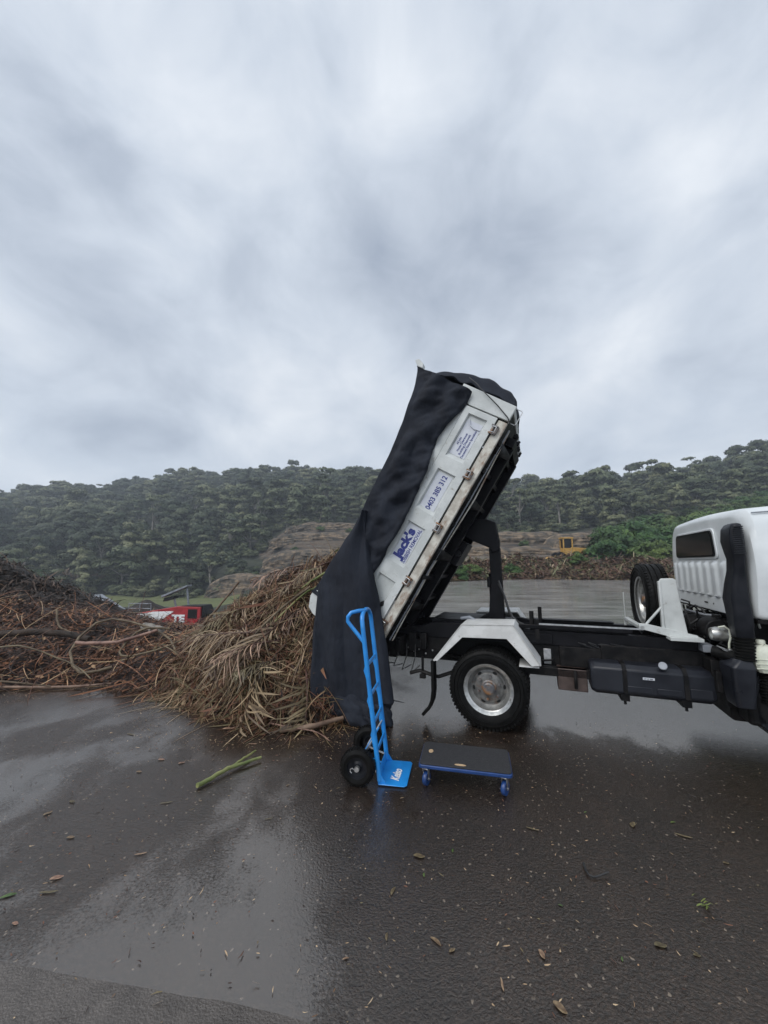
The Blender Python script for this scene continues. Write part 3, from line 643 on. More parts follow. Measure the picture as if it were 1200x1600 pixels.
    for z, a_ in rows:
        for i in range(ny+1):
            y = -.04+1.66*i/ny; ph = (y*1.0+.06)/.185
            c_ = .5+.5*math.cos(2*math.pi*ph); c_ = sstep(.25, .75, c_)
            e_ = sstep(-.04, .02, y)*sstep(1.62, 1.56, y)
            vs.append((2.094-(.005+.020*c_*a_ + .004*a_)*e_+(1-e_)*.004, y, z))
    q.add(vs, [(r_*(ny+1)+i, r_*(ny+1)+i+1, (r_+1)*(ny+1)+i+1, (r_+1)*(ny+1)+i) for r_ in range(len(rows)-1) for i in range(ny)]); q.build('fluted_panel', M_['white'], cab, sm=60)
    q = MB(); q.prism([(2.075, 1.17), (2.075, 1.20), (2.088, 1.30), (2.1, 1.30), (2.1, 1.17)], -.05, 1.64); q.build('rear_sill', M_['white'], cab, bevel=.004)
    q = MB(); q.box((2.112, -.1, 1.145), (2.5, 1.66, 1.175)); q.build('cab_underside', M_['black'], cab)
    q = MB()
    for i in range(5): q = MB(); q.lathe([(0, -.003), (.007, -.003), (.008, 0)], (2.075, .78-.02*i-(.12 if i == 4 else 0), 1.235), 8, 'x'); q.build('sill_plug', M_['black'], cab)
    seam = MB(); seam.tube([(2.24, ctr-.905, 1.98), (2.24, ctr-.955, 1.83), (2.24, ctr-.998, 1.64), (2.24, ctr-.975, 1.4), (2.25, ctr-.935, 1.2)], .004, 6); seam.tube([(2.155, ctr-.89, 2.03), (2.6, ctr-.905, 2.05), (3.8, ctr-.9, 2.06)], .006, 6)
    seam.build('body_seam', M_['conveyor'], cab)
    # doors, side windows, lamps, windscreen: away from the photograph's view, kept simple but whole
    for sgn in (-1, 1):
        y = ctr+sgn*1.004
        for u0, u1 in ((2.62, 3.15), (3.22, 3.95)):
            g_ = MB(); y1 = ctr+sgn*.93
            g_.add([(u0, y, 1.66), (u1, y, 1.66), (u1-.04, y1, 1.96), (u0+.03, y1, 1.96)], [(0, 1, 2, 3)]); g_.build('side_window', M_['glass'], cab, solid=.012)
            d_ = MB(); d_.tube([(u0-.03, ctr+sgn*.99, 1.6), (u0-.03, ctr+sgn*.975, .92), (u1+.02, ctr+sgn*.975, .92), (u1+.02, ctr+sgn*.995, 1.6)], .005, 6); d_.build('door_gap', M_['black'], cab)
            h_ = MB(); h_.box((u0+.05, y-.02, 1.48), (u0+.2, y+.02, 1.51)); h_.build('door_handle', M_['plastic'], cab, bevel=.005)
    g_ = MB(); g_.add([(4.40, .05, 1.36), (4.40, 1.53, 1.36), (4.11, 1.48, 1.93), (4.11, .10, 1.93)], [(0, 1, 2, 3)]); g_.build('windscreen', M_['glass'], cab, solid=.02)
    for y in (.05, 1.35): g_ = MB(); g_.box((4.40, y, .78), (4.45, y+.2, .95)); g_.build('headlight', M_['steel'], cab, bevel=.02)
    g_ = MB(); g_.box((4.36, -.15, .42), (4.5, 1.73, .68)); g_.build('bumper', M_['traypaint'], cab, bevel=.03)
    # snorkel intake beside the rear corner of the cab
    def sn(sec_):
        m_ = MB(); vs = []
        for (z, u0, u1, y0, y1) in sec_:
            rr = [(u0, y0+.02), (u0+.02, y0), (u1-.02, y0), (u1, y0+.02), (u1, y1-.02), (u1-.02, y1), (u0+.02, y1), (u0, y1-.02)]
            vs += [(a_, b_, z) for a_, b_ in rr]
        fs = [(i*8+j, i*8+(j+1) % 8, (i+1)*8+(j+1) % 8, (i+1)*8+j) for i in range(len(sec_)-1) for j in range(8)]+[tuple(range(8)), tuple(range(len(sec_)*8-1, (len(sec_)-1)*8-1, -1))]
        m_.add(vs, fs); return m_
    sk = sn([(1.03, 1.965, 2.085, -.12, .02), (1.15, 1.955, 2.085, -.13, .03), (1.25, 1.955, 2.082, -.14, .05), (1.33, 1.95, 2.075, -.14, .06), (1.45, 1.965, 2.072, -.14, .04), (1.56, 1.985, 2.070, -.15, .02), (1.655, 1.985, 2.068, -.17, .0), (1.70, 1.975, 2.066, -.18, .0), (1.80, 1.965, 2.064, -.185, .02), (1.895, 1.975, 2.062, -.18, .02), (1.935, 1.995, 2.062, -.17, .0), (1.945, 2.01, 2.05, -.15, -.04)])
    snk = sk.build('air_intake', M_['plastic'], T, bevel=.006, sm=45)
    for i in range(14):
        g_ = MB(); z = 1.695+i*.0165; g_.box((1.985, -.194, z), (2.055, -.178, z+.008)); g_.build('louvre', M_['tank'], snk, bevel=.002)
    g_ = MB(); prof = []
    for i in range(8): z = 1.035-i*.0235; prof += [(.062, z), (.072, z-.006), (.072, z-.012), (.062, z-.018)]
    g_.lathe(prof, (2.025, -.05, 0), 24, 'z'); g_.build('intake_bellows', M_['rubber'], snk, sm=30)
    g_ = MB(); g_.tube([(2.12, .02, 1.33), (2.1, -.04, 1.28), (2.12, -.06, 1.2), (2.16, .0, 1.1)], .008, 6); g_.build('clip_wire', M_['steel'], snk)
    ab = sn([(.86, 1.955, 2.06, -.1, .05), (.80, 1.90, 2.065, -.13, .12), (.79, 1.90, 2.065, -.13, .12), (.62, 1.905, 2.055, -.12, .12), (.49, 1.92, 2.04, -.11, .1)])
    abx = ab.build('air_filter_box', M_['tank'], T, bevel=.01, sm=40)
    g_ = MB(); g_.tube([(1.87, .12, .875), (1.93, .08, .865), (2.0, .0, .85)], [.045, .05, .05], 16); g_.build('air_duct', M_['rubber'], T)
    g_ = MB(); g_.lathe([(.052, 0), (.055, .005), (.055, .02), (.052, .025)], (1.955, .06, .86), 24, 'x'); g_.build('hose_clamp', M_['steel'], T)
    # washer bottle and what hangs under it
    rv = sn([(.985, 2.125, 2.16, -.08, .0), (.96, 2.09, 2.22, -.1, .1), (.91, 2.065, 2.24, -.11, .12), (.82, 2.07, 2.24, -.11, .12), (.77, 2.09, 2.24, -.1, .1)])
    rvo = rv.build('washer_bottle', M_['reservoir'], T, bevel=.012, seg=3, sm=50)
    g_ = MB(); g_.lathe([(0, .03), (.025, .03), (.03, .02), (.03, 0)], (2.135, -.04, .985), 16, 'z'); g_.build('bottle_cap', M_['reservoir'], rvo)
    for z in (.80, .835, .87): g_ = MB(); g_.box((2.064, -.114, z), (2.22, -.108, z+.008)); g_.build('bottle_rib', M_['reservoir'], rvo, bevel=.002)
    g_ = MB()
    prof = []
    for i in range(10): z = .76-i*.024; prof += [(.05, z), (.062, z-.008), (.05, z-.016)]
    g_.lathe(prof, (2.16, -.02, 0), 20, 'z'); g_.build('lower_bellows', M_['rubber'], T)
    g_ = MB(); g_.prism([(2.20, .3), (2.10, .42), (2.095, .60), (2.14, .74), (2.3, .78), (2.9, .80), (3.0, .86), (3.0, .9), (2.3, .9), (2.12, .78), (2.06, .62), (2.07, .38), (2.17, .26)], -.02, .3); g_.build('front_guard', M_['plastic'], T, bevel=.006)
    # engine and hoses seen under the rear of the cab
    g_ = MB(); g_.box((2.0, .35, .62), (3.2, 1.2, 1.1)); g_.lathe([(0, -.12), (.09, -.12), (.11, -.08), (.11, .05), (.06, .08), (.06, .12)], (1.99, .42, 1.02), 24, 'y'); g_.box((1.90, .45, .80), (2.06, .8, 1.0)); g_.box((1.88, .9, .85), (2.05, 1.3, 1.08)); g_.lathe([(0, -.1), (.12, -.1), (.13, 0), (.12, .08), (0, .1)], (1.97, .75, .98), 20, 'x')
    for i in range(26):
        u0, y0, z0 = random.uniform(1.88, 2.15), random.uniform(.15, 1.3), random.uniform(.72, 1.12); s_ = random.uniform(.02, .06)
        if random.random() < .5: g_.box((u0, y0, z0), (u0+s_, y0+s_*1.6, z0+s_*1.2))
        else: g_.lathe([(0, -s_), (s_*.6, -s_), (s_*.7, 0), (s_*.5, s_), (0, s_)], (u0, y0, z0), 14, random.choice('xyz'))
    g_.build('engine', M_['black'], T, bevel=.006, sm=30)
    for i in range(16):
        y0 = random.uniform(.1, 1.1); z0 = random.uniform(.85, 1.15); u0 = random.uniform(1.86, 2.0)
        pts = [(u0+random.uniform(-.04, .1), y0+q*random.uniform(.02, .09), z0+.09*math.sin(q*1.1+i)) for q in range(6)]
        h = MB(); h.tube(pts, random.choice([.006, .009, .014]), 8); h.build('engine_hose', M_['hose'], T)
    h = MB(); h.tube([(1.93, .12, 1.075), (1.965, .1, 1.088), (1.995, .1, 1.06), (2.0, .1, 1.0), (1.985, .1, .95), (1.98, .1, .89)], .008, 8); h.build('white_breather_hose', M_['reservoir'], T)
    h = MB(); h.lathe([(.0, -.08), (.05, -.07), (.062, -.03), (.062, .03), (.045, .06)], (1.96, .18, 1.01), 20, 'x'); h.build('alternator', M_['rim'], T)
    h = MB()
    for i in range(5): h.prism([(1.90+.02*i, .93-.018*i), (2.03+.01*i, .87-.012*i), (2.04+.01*i, .862-.012*i), (1.895+.02*i, .92-.018*i)], .02, .1)
    h.build('finned_cover', M_['steel'], T)
    h = MB(); h.box((1.84, .22, .84), (1.93, .40, .90)); h.tube([(2.09, .5, 1.13), (2.0, .6, 1.125), (1.9, .8, 1.15)], .012, 8); h.tube([(1.88, 1.0, 1.2), (1.9, 1.0, 1.0)], .008, 6); h.build('cab_mount', M_['conveyor'], T, bevel=.006)
    h = MB(); h.box((1.85, .12, .66), (1.92, .30, .80)); h.box((1.86, .06, .55), (1.90, .14, .72)); h.box((1.80, .2, .56), (2.06, .5, .68)); h.box((1.95, .15, .42), (2.3, .8, .62)); h.build('step_bracket', M_['black'], T, bevel=.006)
    h = MB(); h.box((1.98, .18, .30), (3.1, 1.35, .80)); h.box((2.02, -.02, .34), (2.5, .2, .60)); h.box((2.1, .5, .22), (2.7, 1.0, .32)); h.build('engine_sump', M_['black'], T, bevel=.03)
build_truck()

def build_tray():
    tr = empty('tray', (-1.09, 0, .815), 0, truck); tr.rotation_euler = (0, -R(58.7), 0)
    W0, W1 = -.10, 1.62
    f = MB(); f.box((0, W0+.04, -.02), (2.74, W1-.04, .04)); f.build('floor', M_['black'], tr, bevel=.004)
    for y0, y1 in ((W0, W0+.045), (W1-.045, W1)):
        f = MB(); f.box((-.01, y0, -.03), (2.62, y1, .07)); f.build('floor_edge', M_['rusty'], tr, bevel=.008)
    # drop side: frame with four recessed panels
    rec = [(.15, .60), (.78, 1.255), (1.42, 1.90), (2.05, 2.56)]
    for s, y in ((-1, W0), (1, W1)):
        yo, yi = (y-.018, y+.03) if s < 0 else (y-.03, y+.018)
        lo = MB()
        hz0, hz1, l0, l1 = .165, .385, .02, 2.625
        # faces with sloping reveals
        outer = yo if s < 0 else yi; deep = outer-s*.032
        def fq(a, b, c, d, yy=None):
            k = [(a[0], a[2] if len(a) > 2 else outer, a[1]) for a in (a, b, c, d)]; lo.add(k, [(0, 1, 2, 3)])
        xs = [l0]+[v for r_ in rec for v in r_]+[l1]
        fq((l0, .085), (l1, .085), (l1, hz0), (l0, hz0)); fq((l0, hz1), (l1, hz1), (l1, .45), (l0, .45))
        for i in range(0, len(xs), 2): fq((xs[i], hz0), (xs[i+1], hz0), (xs[i+1], hz1), (xs[i], hz1))
        for a, b in rec:
            g = .028
            fq((a+g*1.6, hz0+g*.5, deep), (b-g*.5, hz0+g*.5, deep), (b-g*.5, hz1-g*.5, deep), (a+g*1.6, hz1-g*.5, deep))
            fq((a, hz0), (b, hz0), (b-g*.5, hz0+g*.5, deep), (a+g*1.6, hz0+g*.5, deep)); fq((a, hz1), (b, hz1), (b-g*.5, hz1-g*.5, deep), (a+g*1.6, hz1-g*.5, deep))
            fq((a, hz0), (a, hz1), (a+g*1.6, hz1-g*.5, deep), (a+g*1.6, hz0+g*.5, deep)); fq((b, hz0), (b, hz1), (b-g*.5, hz1-g*.5, deep), (b-g*.5, hz0+g*.5, deep))
        inner = outer-s*.045
        fq((l0, .085, inner), (l1, .085, inner), (l1, .45, inner), (l0, .45, inner))
        fq((l0, .085), (l1, .085), (l1, .085, inner), (l0, .085, inner)); fq((l0, .45), (l1, .45), (l1, .45, inner), (l0, .45, inner))
        fq((l0, .085), (l0, .45), (l0, .45, inner), (l0, .085, inner)); fq((l1, .085), (l1, .45), (l1, .45, inner), (l1, .085, inner))
        sp = lo.build('side_panel', M_['traypaint'], tr, sm=0)
        b = MB(); b.box((.0, min(outer-s*.05, outer-s*.012), .455), (2.63, max(outer-s*.05, outer-s*.012), .56)); b.box((.0, min(outer-s*.045, outer-s*.02), .56), (2.63, max(outer-s*.045, outer-s*.02), .90)); b.build('upper_side_board', M_['traypaint'], tr, bevel=.006)
    # split rusted hole near the tail of the near side
    h = MB(); h.add([(.20, -.1205, .185), (.235, -.1205, .20), (.30, -.1205, .19), (.33, -.1205, .205), (.365, -.1205, .18), (.345, -.1205, .165), (.315, -.1205, .155), (.29, -.1205, .175), (.24, -.1205, .185), (.205, -.1205, .178)], [tuple(range(10))]); h.build('rusted_split', M_['dark'], tr, sm=0, solid=.002)
    # headboard and its near end plate
    h = MB(); h.box((2.745, W0+.02, -.03), (2.79, W1-.02, 1.04)); 
    for l in (0.2, .6, 1.0, 1.4): h.box((2.79, W0+.1+l, .0), (2.825, W0+.16+l, 1.08))
    h.build('headboard', M_['traypaint'], tr, bevel=.006)
    h = MB(); h.prism([(2.64, -.03), (2.81, -.03), (2.825, .42), (2.83, .60), (2.76, .60), (2.64, .44)], W0-.012, W0+.03); h.build('end_plate', M_['traypaint'], tr, bevel=.006)
    h = MB(); h.prism([(2.64, -.03), (2.81, -.03), (2.84, 1.12), (2.80, 1.12), (2.64, .44)], W1-.03, W1+.012); h.build('end_plate', M_['traypaint'], tr, bevel=.006)
    h = MB(); h.prism([(2.80, 1.10), (2.85, 1.12), (2.885, 1.20), (2.855, 1.235), (2.80, 1.17)], W0-.055, W0+.02); h.build('corner_cap', M_['traypaint'], tr, bevel=.006)
    # tail posts; gate hanging from its top hinge
    for y in (W0, W1-.05):
        h = MB(); h.box((-.015, y+.005, -.03), (.05, y+.045, .95)); h.build('tail_post', M_['traypaint'], tr, bevel=.006)
    cs, sn_ = math.cos(R(58.7)), math.sin(R(58.7))
    def loc(u, z): d = (u+1.09, z-.815); return (d[0]*cs+d[1]*sn_, -d[0]*sn_+d[1]*cs)
    g = MB(); g.prism([loc(-1.90, 1.34), (loc(-1.86, 1.34)), loc(-1.70, .50), loc(-1.74, .50)], W0+.02, W1-.02)
    for l in (.0, .6, 1.2): pass
    tg = g.build('tailgate', M_['traypaint'], tr, bevel=.004)
    g = MB(); g.prism([loc(-1.955, 1.25), loc(-1.90, 1.33), loc(-1.84, 1.30), loc(-1.86, 1.0), loc(-1.925, 1.05), loc(-1.975, 1.12)], W0-.05, W0+.03); g.build('gate_corner', M_['traypaint'], tr, bevel=.006)
    # hinges along the floor edge
    for l in (.15, .685, 1.335, 1.975, 2.50):
        h = MB(); h.box((l-.045, W0-.022, .02), (l+.045, W0, .055)); h.tube([(l-.05, W0-.022, .075), (l+.05, W0-.022, .075)], .014, 12); h.box((l-.05, W0-.035, .03), (l-.035, W0-.01, .10)); h.box((l+.035, W0-.035, .03), (l+.05, W0-.01, .10)); h.build('side_hinge', M_['hub'], tr, bevel=.002)
        h = MB(); h.tube([(l-.03, W0-.035, .085), (l-.03, W0-.045, .04), (l+.03, W0-.045, .04), (l+.03, W0-.035, .085)], .006, 8); h.build('hinge_pin', M_['steel'], tr)
    # under-structure: long beams, cross bearers, ribs
    for y in (.36, 1.12):
        h = MB(); h.box((.02, y, -.035-.10), (2.5, y+.012, -.03)); h.box((.02, y-.03, -.14), (2.5, y+.05, -.13)); h.box((.02, y-.03, -.036), (2.62, y+.05, -.028)); h.build('long_beam', M_['blackwet'], tr, bevel=.003)
    for l in np.arange(.12, 2.7, .325):
        h = MB(); h.prism([(W0+.05, -.025), (W0+.05, -.05), (.30, -.085), (1.2, -.085), (W1-.05, -.05), (W1-.05, -.025)], l, l+.05, 'x'); h.build('cross_bearer', M_['blackwet'], tr, bevel=.003)
    for l in (.35, 1.0, 1.65, 2.3): 
        h = MB(); h.add([(l, W0+.06, -.03), (l+.16, W0+.06, -.03), (l+.12, .32, -.14), (l+.06, .32, -.14)], [(0, 1, 2, 3)]); h.build('gusset', M_['black'], tr, solid=.008)
    h = MB(); h.box((1.02, .5, -.20), (1.32, .9, -.10)); h.tube([(1.17, .42, -.16), (1.17, .98, -.16)], .035, 14); h.build('hoist_mount', M_['blackwet'], tr, bevel=.006)
    h = MB(); h.box((2.50, .30, -.12), (2.60, 1.2, -.03)); 
    for i, y in enumerate((.35, .6, .85, 1.1)): h.tube([(2.56, y, -.08), (2.68, y, -.09-.02*(i % 2))], .016, 8); h.box((2.62, y-.025, -.12), (2.66, y+.025, -.06))
    h.build('front_stop', M_['blackwet'], tr, bevel=.006)
    for i in range(2):
        h = MB(); h.tube([(.0, .02+i*.04, -.06-i*.02), (.9, .04+i*.05, -.05), (1.8, .02+i*.05, -.06-i*.03), (2.6, .04+i*.03, -.05)], .008, 8); h.build('brake_line', M_['rusty'] if i else M_['conveyor'], tr)
    for y, a, b in ((-.06, 2.64, 2.80), (1.0, 2.50, 2.64)):
        h = MB(); h.tube([(a, y, -.02), (a, y, -.085), (a+.012, y, -.10), (b-.012, y, -.10), (b, y, -.085), (b, y, -.02)], .005, 8); h.build('wire_handle', M_['steel'], tr)
    # printed panels
    yl = -.088
    b = MB(); b.box((2.10, yl-.0015, .185), (2.50, yl+.002, .368)); b.build('sign_backing', M_['sticker'], tr, sm=0)
    b = MB(); b.box((1.44, yl-.0010, .195), (1.87, yl+.002, .368)); b.build('sign_backing', M_['sticker'], tr, sm=0)
    b = MB(); b.box((.80, yl-.0015, .185), (1.235, yl+.002, .368)); b.build('sign_backing', M_['sticker'], tr, sm=0)
    b = MB(); b.tube([(2.51, yl-.012, .35), (2.45, yl-.014, .31), (2.43, yl-.012, .25), (2.44, yl-.006, .19)], .006, 6); b.build('peeling_corner', M_['sticker'], tr)
    y = yl-.0025; Rr, Uu = (1, 0, 0), (0, 0, 1)
    mt = MB()
    text('t', "0403 385 312", None, tr, (1.455, y, .245), Rr, Uu, .056, .40, bold=.02, merge=mt); mt.build('phone_lettering', M_['navy'], tr, sm=0)
    mt = MB()
    text('t', "Jack's", None, tr, (.82, y, .262), Rr, Uu, .095, .37, bold=.055, merge=mt); text('t', "RUBBISH REMOVAL", None, tr, (.80, y, .198), Rr, Uu, .040, .425, bold=.018, merge=mt); mt.build('name_lettering', M_['navy'], tr, sm=0)
    mt = MB()
    for s_, l0, l1, hh in (('All Jobs', 2.215, 2.30, .325), ('House Clearances', 2.15, 2.36, .287), ('Building Disposals', 2.125, 2.36, .250), ('Deceased Estate Specialists', 2.10, 2.42, .212)):
        text('t', s_, None, tr, (l0, y, hh), Rr, Uu, .023, l1-l0, bold=.012, merge=mt)
    mt.build('service_lettering', M_['navy'], tr, sm=0)
    return tr
tray = build_tray()

# ------------------------------------------------------------------ tarpaulin (lies over the tray, hangs to the ground)
def build_tarp():
    root = empty('tarpaulin', (1.025-.934*1.4, 3.978+.358*1.4, 0), -TA)
    tag(root, 'dark navy tarpaulin draped over the raised tray and hanging to the ground', 'tarpaulin')
    dx = 1.4
    cs, sn_ = math.cos(R(58.7)), math.sin(R(58.7))
    def UZ(l, h): return (-1.09+l*cs-h*sn_, .815+l*sn_+h*cs)
    cols = [((2.80, 1.19), (2.77, .46)), ((2.76, 1.16), (2.70, .45)), ((2.61, 1.10), (2.56, .46)), ((2.4, 1.05), (2.29, .53)), ((1.97, .98), (2.06, .53)), ((1.6, .95), (1.86, .46)), ((1.24, .93), (1.58, .44)), ((1.03, .91), (1.21, .40)), ((.80, .91), (.82, .41)), ((.45, .93), (.50, .42)), ((.15, .95), (.2, .44)), ((-.03, .98), (.0, .46))]
    def cr(P, t):
        n = len(P)-1; x = t*n; i = min(int(x), n-1); f = x-i
        p0, p1, p2, p3 = P[max(i-1, 0)], P[i], P[i+1], P[min(i+2, n)]
        return tuple(.5*(2*b+(c-a)*f+(2*a-5*b+4*c-d)*f*f+(3*b-a-3*c+d)*f**3) for a, b, c, d in zip(p0, p1, p2, p3))
    nu, nv, nt_ = 150, 60, 50
    vs = []; T_ = [c[0] for c in cols]; B_ = [c[1] for c in cols]
    tot = nv+nt_
    for i in range(nu+1):
        t = i/nu; tp_ = cr(T_, t); bt = cr(B_, t)
        for j in range(tot+1):
            if j <= nt_:            # over the top from the far side
                s = j/nt_; y = 1.70-s*1.84; l, h = tp_
                sag = -.22*math.sin(math.pi*s)*sstep(0, .1, t)*sstep(1, .9, t)
                h += sag+ns(l*3, y*3, 2)*.03
                if s > .93: h -= .03*((s-.93)/.07)**2
            else:
                s = (j-nt_)/nv; l = tp_[0]*(1-s)+bt[0]*s; h = tp_[1]*(1-s)+bt[1]*s
                bl = math.sin(math.pi*s)
                f1 = ns(l*2.2+h*1.2, h*3.5-l*1.3, 7)*.055; f2 = ns(l*7+h*3, h*5-l*2, 9)*.018; f3 = ns(l*16+h*14, h*5-l*4, 19)*.007
                dg = math.sin((l*.9+h*2.6)*7+ns(l*2, h*2, 1)*3)*.012
                y = -.145-.035*bl-(abs(f1)*1.5+f2*2.2+dg*1.9+f3*1.8)*(.25+.75*sstep(0, .25, s))-.012*sstep(.85, 1, s)
                l += ns(s*5, t*9, 4)*.01
                if s > .97: y += .018
            u, z = UZ(l, h)
            vs.append((u+dx, y, z))
    k = tot+1
    fs = [(i*k+j, i*k+j+1, (i+1)*k+j+1, (i+1)*k+j) for i in range(nu) for j in range(tot)]
    MB().add(vs, fs).build('cover_sheet', M_['tarp'], root, sm=80, solid=.006)
    # curtain hanging off the tail
    rows = [(-1.255, -1.235, 2.20), (-1.31, -1.24, 2.10), (-1.51, -1.215, 1.83), (-1.73, -1.15, 1.52), (-1.835, -1.09, 1.25), (-1.86, -1.045, 1.0), (-1.865, -1.0, .77), (-1.868, -.955, .50), (-1.868, -.925, .34), (-1.86, -.91, .22)]
    nu, nv = 110, 110; vs = []; nb = 40
    for j in range(nv+1):
        t = j/nv; l, r_, z = cr(rows, t)
        zb = z
        for i in range(-nb, nu+1):
            if i >= 0:
                s = i/nu; u = l+(r_-l)*s
                x = u*1.0
                amp = .3+.7*sstep(.0, .5, t)
                f = math.sin(x*13+ns(x*2, z*.8, 3)*5+z*1.1)*.032+abs(math.sin(x*10+z*2.2+ns(x*3, z, 5)*3))*.03+ns(x*3, z*1.2, 11)*.08+ns(x*22, z*2.5, 15)*.005+ns(x*9, z*11, 25)*.006
                y = -.235-.05*math.sin(math.pi*min(s*1.3, 1))-f*amp
                if s < .08: y += .10*((.08-s)/.08)**2
                if s > .93: y += .07*((s-.93)/.07)**2
                zz = zb
                if t > .93: zz = zb-.15*(t-.93)/.07*(1-s)+ns(x*7, 3)*.012
            else:
                q = -i/nb; u = l+.02-.03*math.sin(q*9+z)+.05*q; y = -.135+q*1.0+ns(q*6, z*2, 8)*.04; zz = zb-.15*max(0, t-.93)/.07
            vs.append((u+dx, y, max(zz, .02)))
    k = nu+nb+1
    fs = [(j*k+i, j*k+i+1, (j+1)*k+i+1, (j+1)*k+i) for j in range(nv) for i in range(k-1)]
    MB().add(vs, fs).build('hanging_curtain', M_['tarp'], root, sm=80, solid=.006)
    # folds gathered on the ground
    def crumple(cx, cy, cz, rx, ry, rz, seed, name, tilt=0):
        n, m = 90, 44; vs = []
        for j in range(m+1):
            ph = math.pi*j/m
            for i in range(n):
                th = 2*math.pi*i/n; d = Vector((math.cos(th)*math.sin(ph), math.sin(th)*math.sin(ph), math.cos(ph)))
                f = 1+.22*ns(d.x*2+seed, d.y*2, d.z*2)+.10*math.sin(d.x*9+d.y*5+ns(d.x*3, d.y*3, seed)*5)*math.sin(ph)+.035*ns(d.x*9, d.y*9+seed, d.z*9)
                vs.append((cx+d.x*rx*f+tilt*d.z, cy+d.y*ry*f, max(.006, cz+d.z*rz*f)))
        fs = [(j*n+i, j*n+(i+1) % n, (j+1)*n+(i+1) % n, (j+1)*n+i) for j in range(m) for i in range(n)]
        MB().add(vs, fs).build(name, M_['tarp'], root, sm=80)
    crumple(-1.30+dx, -.22, .10, .33, .16, .17, 3, 'ground_fold', -.1)
    crumple(-1.12+dx, -.24, .06, .17, .12, .11, 9, 'ground_fold', -.05)
    crumple(-1.2+dx, -.10, .22, .22, .12, .20, 6, 'ground_fold')
    # bunched end of the sheet over the front of the headboard
    n, m = 60, 40; vs = []
    A0 = [(2.86, 1.10), (2.96, .98), (3.05, .80), (3.09, .60), (3.07, .38), (3.0, .18), (2.93, .06), (2.86, .02)]
    for j in range(m+1):
        y = -.05+1.5*j/m
        e = sstep(0, .12, j/m)*sstep(1, .75, j/m)
        for i in range(n+1):
            l, h = cr(A0, i/n); l = 2.835+(l-2.83)*(.12+.88*e)*(.85+.15*math.sin(y*16+h*3))+ns(l*7, h*7, y*7)*.04; h = h*(.88+.12*e)+ns(h*6, y*6, 3)*.03
            u, z = UZ(l, h); vs.append((u+dx, y, z))
    fs = [(j*(n+1)+i, j*(n+1)+i+1, (j+1)*(n+1)+i+1, (j+1)*(n+1)+i) for j in range(m) for i in range(n)]
    MB().add(vs, fs).build('bunched_end', M_['tarp'], root, sm=80, solid=.008)
    c = MB(); c.tube([(UZ(l, h)[0]+dx, y, UZ(l, h)[1]) for l, h, y in ((2.93, .60, -.04), (2.865, .45, -.13), (2.835, .40, -.15), (2.74, .15, -.14), (2.665, -.01, -.13), (2.63, -.05, -.08))], .006, 8); c.build('tie_cord', M_['hose'], root)
build_tarp()

